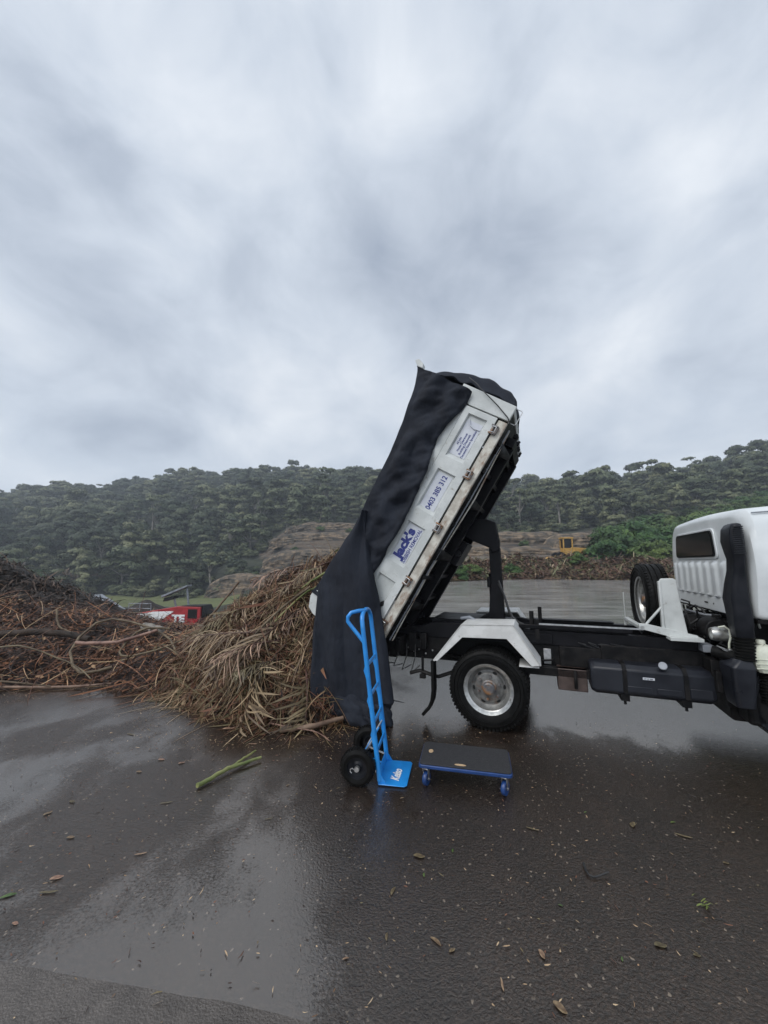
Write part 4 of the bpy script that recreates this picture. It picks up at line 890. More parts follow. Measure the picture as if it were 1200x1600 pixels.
# ------------------------------------------------------------------ hand truck and dolly
def build_hand_truck():
    a = R(-10)
    T = empty('hand_truck', (-.055, 3.245, 0), a)
    tag(T, 'tall bright blue steel hand truck standing upright on two black tyres', 'hand truck')
    yn, yf, rr = -.165, .165, .0165
    def xs(z): return .055-.155*z/1.25
    def side(y, k):
        m = MB(); m.tube([(xs(z), y, z) for z in (.03, .3, .6, .9, 1.12)], rr*1.15, 10, flat=.85); return m.build('upright', M_['blue'], T, sm=50)
    side(yn, 0); side(yf, 1)
    m = MB(); pts = []
    for q in range(13):
        t = math.pi*q/12; y = -.165*math.cos(t)
        z = 1.12+.12*math.sin(t)**.6 if 0 < q < 12 else 1.12
        pts.append((xs(z), y, z))
    m.tube(pts, rr*1.1, 10); m.build('top_bow', M_['blue'], T, sm=60)
    for y in (yn,):
        m = MB(); m.tube([(xs(1.24)+.012, y+.10, 1.242), (xs(1.24)-.03, y+.04, 1.243), (xs(1.24)-.08, y, 1.232), (xs(1.22)-.108, y, 1.20), (xs(1.2)-.112, y, 1.165), (xs(1.12)-.085, y, 1.12), (xs(1.05)-.045, y, 1.065), (xs(1.0)-.004, y, 1.01), (xs(.96), y, .97)], .0155, 12); m.build('grip_loop', M_['blue'], T, sm=60)
    for z in (.22, .42, .62, .84):
        m = MB(); m.box((xs(z)-.006, yn, z-.016), (xs(z)+.006, yf, z+.016)); m.build('rung', M_['blue'], T, bevel=.003)
    # curved stair rails behind the uprights
    for y in (yn, yf):
        m = MB()
        for z0, z1 in ((.14, .40), (.44, .64), (.66, .86)):
            m.tube([(xs(z0), y, z0), (xs(z0)-.012, y, z0+.06), (xs(z1)-.014, y, z1-.06), (xs(z1), y, z1)], .009, 8)
        m.build('side_strap', M_['blue'], T, sm=50)
    p = MB(); p.prism([(.045, -.185), (.235, -.185), (.255, -.165), (.262, .16), (.245, .18), (.045, .18)], .008, .014, 'z'); p.prism([(.048, .014), (.048, .10), (.042, .10), (.042, .008)], -.18, .18)
    tp_ = p.build('toe_plate', M_['blue'], T, bevel=.003)
    for y in (yn, yf): g = MB(); g.prism([(.048, .014), (.10, .014), (.048, .09)], y-.004, y+.004); g.build('plate_gusset', M_['blue'], T)
    text('plate_lettering', 'Kelso', M_['whiteink'], tp_, (.185, -.12, .0165), (.06, 1, 0), (-1, .06, 0), .062, .165, bold=.03, shear=.35, thick=.0006)
    wx = -.105
    ax = MB(); ax.tube([(wx, -.235, .127), (wx, .235, .127)], .009, 10); ax.lathe([(0, -.245), (.018, -.245), (.02, -.235), (.02, -.21)], (wx, 0, .127), 12, 'y')
    ax.tube([(wx-.035, -.25, .105), (wx-.045, -.25, .115), (wx-.045, -.25, .13), (wx-.03, -.25, .138), (wx-.02, -.25, .13)], .003, 6); ax.build('axle', M_['steel'], T)
    for y in (yn+.02, yf-.02, 0):
        m = MB(); m.tube([(xs(.33), y, .33), (wx, y, .135)], .007, 8); m.tube([(xs(.06), y, .07), (wx, y, .12)], .007, 8); m.build('axle_strut', M_['steel'] if y else M_['blue'], T)
    for y, s in ((-.235, 1), (.235, -1)):
        t = MB(); pr = [(.075, .0), (.10, -.006), (.118, .002), (.127, .018), (.129, .035), (.127, .052), (.118, .068), (.10, .076), (.075, .07)]
        t.lathe([(r_, q*s) for r_, q in pr], (0, 0, 0), 48, 'y')
        for k in range(36):
            Mx = Matrix.Rotation(2*math.pi*k/36, 4, 'Y'); q = sorted((.012*s, .058*s)); t.box((.122, q[0], -.005), (.1325, q[1], .005), Mx)
        w_ = MB(); w_.lathe([(r_, q*s) for r_, q in [(.0, .012), (.022, .012), (.024, .02), (.04, .03), (.07, .026), (.08, .008), (.082, .0)]], (0, 0, 0), 40, 'y')
        wo = w_.build('wheel', M_['plastic'], T, sm=35); wo.location = (wx, y, .13); t.build('tyre', M_['rubber'], wo, sm=35)
build_hand_truck()
def build_dolly():
    T = empty('furniture_dolly', (.618, 3.155, 0), R(-13))
    tag(T, 'low flat dolly with charcoal top and dark blue castors on the wet ground', 'dolly')
    L_, W_ = .333, .185
    def rr(l, w_, r_):
        out = []
        for sx, sy, a0 in ((1, 1, 0), (-1, 1, 90), (-1, -1, 180), (1, -1, 270)):
            for q in range(5): a = R(a0+q*22.5); out.append((sx*(l-r_)+r_*math.cos(a), sy*(w_-r_)+r_*math.sin(a)))
        return out
    m = MB(); m.prism(rr(L_, W_, .03), .125, .150, 'z'); m.build('deck_edge', M_['darkblue'], T, bevel=.006, seg=3)
    m = MB(); m.prism(rr(L_-.006, W_-.006, .028), .1495, .160, 'z'); m.build('mat_top', M_['carpet'], T, bevel=.003)
    for (x, y, lx, ly) in ((-.03, -W_+.04, .042, .013), (-.26, .02, .018, .028)):
        m = MB(); m.prism([(x+lx*math.cos(R(q*22.5)), y+ly*math.sin(R(q*22.5))) for q in range(16)], .1595, .1615, 'z'); m.build('hand_hole', M_['wood'], T, sm=0)
    for sx in (-1, 1):
        for sy in (-1, 1):
            x, y = sx*(L_-.055), sy*(W_-.05)
            if sy < 0: y = -W_+.035
            b = MB(); b.box((x-.028, y-.024, .118), (x+.028, y+.024, .125)); 
            for q in (-.019, .019): b.prism([(x-.018, .12), (x+.018, .12), (x+.008, .038), (x-.008, .038)], y+q-.0015, y+q+.0015)
            b.lathe([(0, -.026), (.008, -.026), (.008, .026), (0, .026)], (x, y, .047), 10, 'y')
            sw = Matrix.Translation((x, y, 0)) @ Matrix.Rotation(R(72 if sx < 0 else 64), 4, 'Z') @ Matrix.Translation((-x, -y, 0))
            b.v = [tuple(sw @ Vector(p)) for p in b.v]; c = b.build('castor', M_['steel'], T, bevel=.001)
            c2 = MB(); c2.lathe([(.012, -.014), (.03, -.014), (.043, -.015), (.047, -.010), (.047, .010), (.043, .015), (.03, .014), (.012, .014)], (x, y, .047), 28, 'y'); c2.v = [tuple(sw @ Vector(p)) for p in c2.v]; c2.build('castor_wheel', M_['darkblue'], c, sm=40)
build_dolly()

# ------------------------------------------------------------------ green waste piles
def ridge_h(x, y, pts, base=1.0, sharp=.9):
    h = 0
    for (px, py, pz, pr) in pts:
        d = math.hypot(x-px, y-py)/pr
        if d < 1: h = max(h, pz*(1-d**1.15)**sharp)
    return h
def dens(pts, step=.35):
    out = []
    for a, b in zip(pts, pts[1:]):
        n = max(1, int(math.dist(a[:2], b[:2])/step))
        for k in range(n): t = k/n; out.append(tuple(p*(1-t)+q*t for p, q in zip(a, b)))
    return out+[pts[-1]]
P1 = dens([(-.30, 5.6, 1.05, 1.15), (-.75, 6.4, 1.68, 2.1), (-1.1, 6.7, 1.62, 2.3), (-1.8, 6.9, 1.32, 1.75), (-2.4, 7.1, .82, 1.25)])+dens([(-1.3, 5.25, .9, 1.0), (-1.85, 5.4, .5, .7), (-.9, 4.95, .75, .8)])
P2 = dens([(-2.75, 5.75, .22, .55), (-3.2, 6.0, .36, .85)])+dens([(-2.7, 6.2, .32, .9), (-3.3, 6.4, .34, 1.1), (-3.9, 6.6, .3, 1.1)])+dens([(-2.9, 7.0, .30, 1.4), (-3.6, 7.3, .36, 1.6), (-4.8, 7.8, .32, 2.0), (-6.0, 8.0, .54, 2.6), (-7.5, 8.2, .75, 3.0), (-9.5, 8.5, .9, 3.2)])+dens([(-4.4, 6.7, .32, 1.1), (-5.4, 6.4, .38, 1.35), (-6.4, 6.2, .42, 1.5)])
P3 = dens([(-8.6, 10.3, .80, 2.2), (-9.8, 10.0, 1.55, 2.9), (-11.2, 9.8, 2.2, 3.4), (-13, 9.5, 2.6, 3.6), (-16, 9.5, 2.4, 4)])
P4 = dens([(2.0, 39, 1.5, 3.5), (5, 41, 1.9, 5), (8, 42, 1.8, 4.2), (12, 44, 2.0, 4.5), (15, 44.5, 2.5, 5.2), (19, 44, 2.3, 5.2), (23, 43, 2.2, 5.5), (28, 42, 2.0, 5.5), (36, 41, 1.9, 5)], 1.2)
def pile_fn(pts, k=.18, f=1.6):
    def h(x, y):
        if y < 20 and x > .015*y-.10: return 0
        b = ridge_h(x, y, pts)
        if b <= 0: return 0
        return max(0, b+(ns(x*f, y*f, 1)*k+ns(x*f*3, y*f*3, 2)*k*.45)*min(1, b*3))
    return h
def mound(name, pts, k, f, step, zoff=0):
    h = pile_fn(pts, k, f)
    x0 = min(p[0]-p[3] for p in pts); x1 = max(p[0]+p[3] for p in pts); y0 = min(p[1]-p[3] for p in pts); y1 = max(p[1]+p[3] for p in pts)
    nx, ny = int((x1-x0)/step)+1, int((y1-y0)/step)+1
    V = [(x0+i*step, y0+j*step, h(x0+i*step, y0+j*step)-.035) for j in range(ny) for i in range(nx)]
    Z = np.array([v[2] for v in V]).reshape(ny, nx)
    F = [(j*nx+i, j*nx+i+1, (j+1)*nx+i+1, (j+1)*nx+i) for j in range(ny-1) for i in range(nx-1) if Z[j:j+2, i:i+2].max() > -.03]
    return h, (x0, x1, y0, y1), np.array(V), np.array(F)
def scatter(h, box, n, bias_front=1.0, ymax=None):
    x0, x1, y0, y1 = box; P = []; Nn = []
    while len(P) < n:
        x = random.uniform(x0, x1); y = random.uniform(y0, y1 if ymax is None else ymax)
        z = h(x, y)
        if z <= .015: continue
        if ns(x*2.4, y*2.4, z*2.4+5) < -.08 and random.random() < .62 and z > .12: continue
        e = .06; gx = (h(x+e, y)-h(x-e, y))/(2*e); gy = (h(x, y+e)-h(x, y-e))/(2*e)
        if gy < -.15 and random.random() < bias_front*.75: continue
        P.append((x, y, z)); v = Vector((-gx, -gy, 1)).normalized(); Nn.append(tuple(v))
    return np.array(P), np.array(Nn)
def dirs(Nn, down=.5, lift=.12, prefer=None, pw=0):
    n = len(Nn); D = rng.normal(0, 1, (n, 3)); D -= Nn*np.sum(D*Nn, 1, keepdims=True); D /= np.linalg.norm(D, axis=1, keepdims=True)
    g = np.array([0, 0, -1.0])-Nn*(-Nn[:, 2:3]); D += down*g/(np.linalg.norm(g, axis=1, keepdims=True)+.2)
    if prefer is not None: D += pw*np.array(prefer)*np.sign(D @ np.array(prefer))[:, None]
    D += Nn*np.abs(rng.normal(0, lift, n))[:, None]
    return D/np.linalg.norm(D, axis=1, keepdims=True)
def pile_object(name, label, group_mat, pts, k, f, step, layers):
    h, box, Vm, Fm = mound(name, pts, k, f, step); rmask = True
    Vs, Fs, vv = [Vm], [Fm], [np.clip(rng.normal(.06, .05, len(Vm)), 0, .2)]; off = len(Vm)
    for (n, L0, L1, W0, W1, droop, down, lift, vlo, vhi, seg, ymax) in layers:
        P, Nn = scatter(h, box, n, ymax=ymax)
        D = dirs(Nn, down, lift)
        P = P+Nn*rng.uniform(-.05, .04, n)[:, None]
        L = rng.uniform(L0, L1, n)*rng.uniform(.6, 1, n); W = rng.uniform(W0, W1, n)
        V, F = strips(P, D, L, W, np.abs(rng.normal(droop, droop*.6+.01, n)), seg)
        V[:, 2] = np.maximum(V[:, 2], .006)
        if pts[0][1] < 20: V[:, 0] = np.minimum(V[:, 0], .012*V[:, 1]-.06)
        # patches of like material
        ca = np.array([ns(p[0]*1.7, p[1]*1.7, p[2]*1.7+9) for p in P])
        c = np.clip(vlo+(vhi-vlo)*(rng.beta(1.3, 2.0, n)*1.0+ca*.45), 0, 1)
        Vs.append(V); Fs.append(F+off); vv.append(np.repeat(c, (seg+1)*2)); off += len(V)
    o = np_obj(name, np.concatenate(Vs), np.concatenate(Fs), group_mat, v=np.concatenate(vv))
    tag(o, label, 'green waste', kind='stuff')
    return h, box
h1, box1 = pile_object('palm_waste_pile', 'tall heap of dead brown palm leaves tipped beside the tarpaulin', M_['straw'], P1, .16, 1.5, .07,
   [(26000, .08, .38, .004, .013, .30, .0, .45, .0, .75, 5, 8.5), (5200, .35, .85, .004, .012, .55, .15, .32, .35, 1.05, 6, 8.3), (7000, .05, .18, .012, .035, .1, .2, .3, .0, .8, 3, 8), (700, .3, .8, .02, .045, .4, .6, .12, .3, .9, 5, 8)])
h2, box2 = pile_object('brush_pile', 'low tangled heap of russet twigs and leaves at the yard edge', M_['russet'], P2, .13, 1.8, .08,
   [(17000, .04, .14, .015, .04, .1, .2, .4, .1, .95, 2, 9.5), (8000, .2, .7, .004, .012, .15, .2, .3, .0, .55, 4, 9.5), (2600, .4, 1.2, .006, .016, .2, .1, .25, .4, 1.1, 6, 9), (2500, .05, .14, .02, .05, .1, .1, .5, .5, 1.0, 2, 9)])
h3, box3 = pile_object('mulch_pile', 'dark steep heap of shredded bark and sticks at the left edge', M_['darkb'], P3, .22, 1.3, .12,
   [(20000, .06, .28, .015, .045, .08, .2, .3, .0, .75, 2, 11.5), (3000, .4, .9, .012, .03, .15, .2, .15, .1, .9, 4, 11.5)])
h4, box4 = pile_object('far_waste_pile', 'long mixed bank of green waste across the far edge of the yard', M_['farp'], P4, .55, .45, .4,
   [(16000, .25, .8, .06, .22, .1, .2, .35, .0, 1.0, 2, 47), (3500, .8, 2.2, .05, .12, .1, .2, .2, .2, 1.0, 3, 46)])
def apron():          # chips and shreds lying along the feet of the heaps and over the yard
    P = []; c = []
    def put(x, y, v): P.append((x, y, .008)); c.append(v)
    for _ in range(1900):
        t = random.random(); x = -5.2+5.2*t; y0 = 4.75+.9*math.sin(t*3) if x < -2.9 else 4.05+.9*max(0, -x-2)
        put(x+random.gauss(0, .1), y0-.45+abs(random.gauss(0, .35)), random.random())
    for _ in range(500): y = random.uniform(2, 4.6); put(-random.uniform(.3, 1.1)*y, y, random.random()**2)
    for _ in range(700): y = 1.2+random.random()**1.3*4.5; put(random.uniform(-1.05, 1.1)*y, y, random.random()*1.1)
    for _ in range(900): put(random.gauss(1.0, 1.3), random.uniform(1.2, 4.2), random.random()**1.6*1.2)
    for _ in range(700): put(random.gauss(-.2, .8), 3.9+random.gauss(0, .35), random.random())
    P = np.array(P); n = len(P); D = rng.normal(0, 1, (n, 3)); D[:, 2] = .04; D /= np.linalg.norm(D, axis=1, keepdims=True)
    V, F = strips(P, D, rng.uniform(.004, .020, n)*rng.choice([1, 1, 1, 1, 2.0], n), rng.uniform(.002, .007, n), np.zeros(n), 2); V[:, 2] = np.maximum(V[:, 2], .0055)
    o = np_obj('yard_litter', V, F, M_['straw'], v=np.repeat(np.array(c), 6)); tag(o, 'fine chips and leaf shreds scattered over the wet yard', 'litter', kind='stuff')
apron()

# palm fronds as things: rachis + leaflets
def frond_proto(L, kind, seed):
    r_ = np.random.default_rng(seed); n = 34
    t = np.linspace(.18, 1, n); bend = r_.uniform(.12, .3)
    def pt(t): return np.stack([L*t, .12*L*np.sin(t*2+seed)*t, -bend*L*t**2+.12*L*t], -1)
    P = pt(t); P = np.concatenate([P, P]); s = np.array([1.0]*n+[-1.0]*n)
    D = np.stack([np.full(2*n, .75), s*r_.uniform(.3, 1, 2*n), r_.uniform(-.6, .35, 2*n)], -1); D /= np.linalg.norm(D, axis=1, keepdims=True)
    tt = np.concatenate([t, t]); ll = L*.42*np.sin(np.pi*(tt*.8+.12))*r_.uniform(.6, 1.1, 2*n)
    V, F = strips(P, D, ll, r_.uniform(.012, .026, 2*n), r_.uniform(.1, 1.1, 2*n), 5, curl=r_.normal(0, .35, 2*n))
    v = np.repeat(r_.uniform(0, 1, 2*n), 12)
    root = empty('palm_frond')
    np_obj('leaflets', V, F, M_['frond'], root, v=v)
    q = pt(np.linspace(-.12, 1, 12)); m = MB(); m.tube([tuple(p) for p in q], [.018*(1-.85*k/11)+.002 for k in range(12)], 6); rr = m.build('midrib', M_['frond'], root, sm=60)
    return root
fprot = [frond_proto(L, 0, s) for L, s in ((1.1, 1), (1.35, 2), (.9, 3), (1.2, 4), (1.0, 5))]
fkids = [kids(p) for p in fprot]
# (x, y, heading deg, pitch deg, roll, label)
FR = [(-1.35, 4.85, 215, -4, 10, 'pale straw palm frond splayed flat at the left foot of the heap'),
 (-1.6, 5.05, 200, 0, -15, 'yellowed palm frond reaching farthest left over the wet ground'),
 (-1.2, 4.7, 225, -6, 0, 'brown palm frond with comb like leaflets at the front foot of the heap'),
 (-1.25, 4.75, 250, -30, 70, 'dead palm frond drooping down the front of the heap'),
 (-.88, 4.55, 285, -30, -60, 'palm frond lying against the foot of the tarpaulin'),
 (-1.75, 5.4, 225, -18, 30, 'bleached palm frond halfway up the left slope of the heap'),
 (-1.3, 5.2, 240, -24, -30, 'folded palm frond with broad pale leaflets in the middle of the heap'),
 (-.95, 5.5, 230, -30, 15, 'stringy palm frond high beside the tarpaulin'),
 (-2.0, 5.9, 205, -15, 0, 'dry palm frond on the far left shoulder of the heap'),
 (-1.6, 6.1, 215, -22, 25, 'palm frond hanging from the upper slope of the heap'),
 (-.9, 6.2, 225, -20, -10, 'palm frond at the top of the heap touching the tarpaulin'),
 (-1.2, 6.9, 195, -12, 0, 'palm frond lying along the crest of the heap')]
for i, (x, y, hd, pt_, rl, lb) in enumerate(FR):
    k = i % 5; o = fprot[k] if i < 5 else copy_tree(fprot[k], fkids[k])
    o.location = (x, y, h1(x, y)+.07); o.rotation_euler = (R(rl), R(-pt_), R(hd)); o.scale = ((.62 if i < 3 or x < -1.65 else .82),)*3
    tag(o, lb, 'palm frond', 'dead palm fronds on the heap')
# branches, roots, logs
def branch(name, pts, r0, r1, label, cat='branch', mat='branch', group=None, twigs=0):
    P = [Vector(p) for p in pts]; n = 14; q = []
    for i in range(n):
        t = i/(n-1)*(len(P)-1); k = min(int(t), len(P)-2); f = t-k
        p0, p1, p2, p3 = P[max(k-1, 0)], P[k], P[k+1], P[min(k+2, len(P)-1)]
        q.append(.5*(2*p1+(p2-p0)*f+(2*p0-5*p1+4*p2-p3)*f*f+(3*p1-p0-3*p2+p3)*f**3)+Vector((ns(i*.9, 1, p1.x), ns(i*.9, 5, p1.x), ns(i*.9, 9, p1.x)))*r0*.6)
    m = MB(); c = q[0].copy(); m.tube([p-c for p in q], [r0+(r1-r0)*i/(n-1) for i in range(n)], 9)
    for i in range(twigs):
        b = q[random.randrange(3, n-1)]-c; d = Vector((random.uniform(-1, 1), random.uniform(-1, 1), random.uniform(0, 1)))*.18; m.tube([b, b+d*.6, b+d+Vector((0, 0, -.02))], [r1*.8, r1*.5, r1*.2], 6)
    o = m.build(name, M_[mat], None, sm=60); o.location = c; tag(o, label, cat, group); return o
G = 'branches in the low brush heap'
def gz(x, y, up=.03): return max(h2(x, y), h1(x, y), .0)+up*1.15+.04
def on(pts): return [(x, y, gz(x, y, u)) for x, y, u in pts]
branch('vine', on([(-3.9, 5.75, .02), (-4.25, 5.6, .03), (-4.7, 6.0, .12), (-4.6, 6.5, .35), (-3.9, 6.4, .28), (-3.3, 6.1, .12), (-2.95, 5.7, .05)]), .022, .014, 'brown vine curling in a wide hoop over the brush', 'vine', group=G)
branch('vine', on([(-3.35, 6.2, .25), (-3.75, 6.1, .30), (-3.85, 5.8, .15), (-3.5, 5.7, .05), (-3.1, 5.9, .10), (-2.9, 6.15, .2)]), .018, .011, 'thinner vine looped beside the wide hoop of vine', 'vine', group=G)
branch('branch', on([(-5.6, 5.6, .10), (-5.0, 5.5, .28), (-4.3, 5.55, .14), (-3.9, 5.35, .05)]), .013, .007, 'long grey branch arching at the left edge of the brush', group=G)
branch('branch', on([(-3.05, 6.3, .06), (-2.65, 6.2, .22), (-2.3, 6.2, .40)]), .022, .014, 'straight brown pole leaning up toward the palm heap', group=G)
branch('branch', on([(-4.6, 5.95, .2), (-4.0, 5.9, .24), (-3.4, 5.95, .22)]), .028, .022, 'thick reddish branch lying level behind the vine hoops', mat='branch', group=G)
branch('log', on([(-4.35, 7.2, .12), (-3.95, 7.0, .16)]), .075, .065, 'short pale peeled log on top of the brush heap', 'log', mat='bark')
branch('log', on([(-6.2, 6.4, .12), (-5.4, 6.4, .16), (-4.7, 6.35, .10)]), .055, .045, 'dark fallen trunk half buried in the brush', 'log', mat='mound')
branch('branch', on([(-5.9, 7.1, .3), (-5.75, 7.0, .06), (-5.4, 6.9, .04)]), .02, .012, 'bent bare stick standing up from the left of the brush', group=G)
0 and branch('branch', on([(-3.2, 7.3, .05), (-3.6, 7.4, .12), (-3.9, 7.7, .25), (-4.2, 7.8, .32)]), .02, .009, 'forked twig rising behind the pale log', group=G, twigs=5)
branch('branch', [(-5.0, 5.2, .04), (-4.0, 5.25, .03), (-3.2, 5.55, .03), (-2.7, 5.7, .03)], .018, .01, 'long dark stick along the front foot of the brush', group=G, twigs=4)
branch('branch', [(-5.6, 4.9, .06), (-4.9, 4.95, .18), (-4.3, 5.2, .05)], .016, .008, 'thin stick bowed over the left foot of the brush', group=G, twigs=4)
G2 = 'stems poking from the palm heap'
def on1(pts): return [(x, y, h1(x, y)+u) for x, y, u in pts]
branch('stem', on1([(-1.05, 5.5, .22), (-1.35, 5.1, .25), (-1.8, 4.8, .12), (-2.2, 4.7, .04)]), .017, .010, 'long bare stem slanting across the front of the palm heap', 'stem', group=G2)
branch('stem', on1([(-.72, 5.3, .25), (-.78, 4.95, .25), (-.95, 4.6, .18), (-1.0, 4.4, .1)]), .012, .007, 'curved pale stem hanging beside the tarpaulin', 'stem', group=G2)
branch('stem', on1([(-.7, 6.0, .15), (-1.1, 5.7, .1), (-1.5, 5.5, .06)]), .022, .012, 'greenish stem running down from the tarpaulin edge', 'stem', mat='stalk', group=G2)
branch('stem', on1([(-.75, 5.8, .12), (-1.1, 5.5, .14), (-1.45, 5.2, .06)]), .018, .010, 'second greenish stem just below the first one', 'stem', mat='stalk', group=G2)
branch('stem', [(-1.15, 4.1, .03), (-.9, 3.95, .05), (-.65, 3.92, .02), (-.5, 3.75, .012)], .008, .004, 'thin curled stem on the ground below the tarpaulin', 'stem', group=G2)
branch('stem', [(-1.0, 3.95, .03), (-.7, 3.98, .05), (-.42, 4.15, .06)], .03, .02, 'dark curved root at the foot of the tarpaulin', 'root', mat='branch', group=G2)
branch('stem', [(.05, 4.45, .12), (.12, 4.43, .13), (.22, 4.43, .11)], .008, .003, 'dark twig poking out right of the hanging tarpaulin', 'twig', mat='hose')
# cut green stalks lying on the yard
branch('stalk', [(-1.35, 3.02, .025), (-1.2, 3.25, .03), (-1.02, 3.42, .03)], .017, .010, 'thick cut green stalk lying on the wet ground left of the hand truck', 'stalk', mat='stalk')
branch('stalk', [(-1.22, 3.22, .03), (-1.14, 3.4, .035), (-1.1, 3.53, .03)], .011, .007, 'thin green stalk resting against the thick cut stalk', 'stalk', mat='stalk')
# green leafy sprigs
def sprig(loc, rz, n, L, label, mat='green_leaf', cat='leafy sprig', group='fresh green sprigs in the waste'):
    P = np.zeros((n, 3))+rng.normal(0, .02, (n, 3)); a = rng.uniform(0, 2*math.pi, n); D = np.stack([np.cos(a), np.sin(a), rng.uniform(-.2, .8, n)], -1); D /= np.linalg.norm(D, axis=1, keepdims=True)
    V, F = strips(P, D, rng.uniform(.6, 1, n)*L, rng.uniform(.03, .05, n)*L/.25, rng.uniform(.2, .7, n), 4)
    o = np_obj('leafy_sprig', V, F, M_[mat], v=np.repeat(rng.uniform(0, 1, n), 10)); o.location = loc; o.rotation_euler = (.0, .2, rz); tag(o, label, cat, group)
sprig((-2.75, 5.75, .14), 0, 16, .24, 'fan of fresh yellow green leaves at the right foot of the brush')
sprig((-3.45, 6.1, .36), 1, 8, .13, 'small yellow green leaf cluster above the vine hoops')
sprig((-2.75, 8.0, .95), 2, 30, .22, 'dull green leafy patch on the left shoulder of the palm heap')
sprig((-.72, 6.3, 1.86), 2, 10, .12, 'little bright green leaf tuft near the tarpaulin at the crest')
sprig((1.52, 2.05, .008), 1, 14, .05, 'limp green grass tuft on the wet ground at the right')

# individual leaves on the yard
LF = [(.56, 1.88, 'ochre oval leaf'), (1.32, 2.35, 'curled tan leaf'), (1.5, 2.33, 'long yellow brown leaf')]
def leaf_proto(mat, L, W_, curl, seed):
    n = 7; vs = []
    for i in range(n+1):
        t = i/n; wd = W_*math.sin(math.pi*(.06+.9*t))**.8; z = abs(curl*math.sin(t*3.0+seed))*L*.05+.0005
        x = L*(t-.5); y = .12*L*math.sin(t*2.5+seed)
        vs += [(x, y-wd/2, z+curl*.004), (x, y, z), (x, y+wd/2, z+curl*.003)]
    m = MB(); m.add(vs, [(i*3+k, i*3+k+1, (i+1)*3+k+1, (i+1)*3+k) for i in range(n) for k in range(2)]); o = m.build('fallen_leaf', M_[mat], None, sm=60); return o
lp = [leaf_proto('brown_leaf', .09, .028, .5, 0), leaf_proto('brown_leaf', .075, .04, .8, 1), leaf_proto('brown_leaf', .11, .02, .4, 2), leaf_proto('green_leaf', .07, .024, .3, 0)]
used = set()
def px2g(px, py):
    v = math.atan((py-800)/600)-PITCH; d = 1.62/math.tan(v)
    z_ = d*math.cos(PITCH)-1.62*math.sin(PITCH)
    return (px-600)/600*z_, d
LEAVES = [ # px, py, kind, scale, rot, label
 (88, 1374, 1, 1.2, 30, 'large crumpled tan leaf near the left edge of the wet ground'), (76, 1395, 2, 1.2, 20, 'long pale leaf just below the crumpled tan leaf'),
 (12, 1402, 3, 1.5, 20, 'green leaf at the far left edge of the ground'), (23, 1445, 1, .7, 0, 'small tan leaf on the slab joint at the left edge'),
 (75, 1272, 1, .9, 70, 'dark brown leaf on the shiny puddle at the left'), (112, 1254, 1, .8, 0, 'small dark leaf floating left of centre in the puddle'),
 (205, 1148, 2, 1.2, 0, 'dark curled leaf highest on the left puddle'), (252, 1188, 1, 1.0, 10, 'dark folded leaf right of the curled one on the puddle'),
 (284, 1193, 1, .9, 40, 'pale crumpled leaf on the rim of the puddle'), (217, 1207, 1, .8, 10, 'thin black leaf between the two folded leaves'),
 (260, 1255, 2, 1.0, 30, 'narrow dark leaf below the pale crumpled leaf'), (110, 1310, 1, .8, 15, 'dark leaf above the crumpled tan leaf'),
 (357, 1140, 1, 2.0, 25, 'broad pale bark flake in front of the palm heap'), (395, 1163, 2, 1.0, 10, 'small pale leaf right of the bark flake'),
 (615, 1394, 0, .9, 60, 'ochre oval leaf lying below the hand truck'), (655, 1340, 1, 1.2, 0, 'dull brown leaf below the dolly'),
 (680, 1473, 0, 1.1, -50, 'brown leaf low in the middle foreground'), (707, 1487, 1, .7, 40, 'small pink brown leaf beside the foreground brown leaf'),
 (846, 1493, 1, 1.0, -70, 'orange brown leaf in the right foreground'), (785, 1540, 2, .9, -80, 'thin straw coloured sliver near the bottom edge'),
 (875, 1578, 1, 1.5, -40, 'torn tan leaf at the bottom edge of the ground'), (1033, 1480, 1, 1.2, 5, 'tan leaf at the lower right'),
 (990, 1290, 1, 1.1, 60, 'curled tan leaf to the right below the truck'), (1068, 1307, 2, 1.1, -15, 'long light leaf near the right edge'),
 (832, 1296, 2, .9, -10, 'reddish narrow leaf right of the dolly'), (1052, 1286, 3, .7, 0, 'small green leaf near the right edge'),
 (708, 1330, 3, .6, 70, 'small yellow green leaf below the dolly'), (663, 1368, 3, .6, 80, 'tiny green leaf left of the brown foreground leaf'),
 (915, 1270, 3, .5, 20, 'tiny green leaf between truck and foreground'), (876, 1416, 3, .5, -30, 'yellow green leaf near the ground crack'),
 (973, 1500, 3, .6, 60, 'green leaf low on the right'), (1090, 1495, 1, .7, 0, 'small brown leaf beside the tan leaf at lower right'),
 (450, 1228, 0, .5, 20, 'small pale leaf left of the near hand truck tyre'), (420, 1280, 2, .6, 30, 'pale sliver of leaf on the dark ground left of the hand truck'),
 (220, 1335, 2, .8, 30, 'dull leaf in the middle of the left puddle'), (605, 1465, 0, .7, 80, 'upright pointing straw leaf in the middle foreground'),
 (1135, 1350, 1, .6, 0, 'small dark leaf at the far right'), (540, 1500, 0, .6, 10, 'faint straw leaf on the slab joint')]
lu = set()
for px, py, k, sc, rt_, lb in LEAVES:
    o = lp[k] if k not in lu else lp[k].copy()
    if k in lu: C.objects.link(o)
    lu.add(k); x, y = px2g(px, py); o.location = (x, y, .0032); o.rotation_euler = (0, 0, R(rt_)); o.scale = (sc*(.72 if py < 1330 else .70-.24*(py-1330)/250),)*3
    tag(o, lb, 'leaf', 'fallen leaves on the wet ground')
branch('stem', [px2g(912, 1352)+(.01,), px2g(918, 1368)+(.012,), px2g(930, 1374)+(.012,), px2g(952, 1369)+(.02,)], .006, .004, 'dark hooked twig on the ground at the right', 'twig', mat='hose')

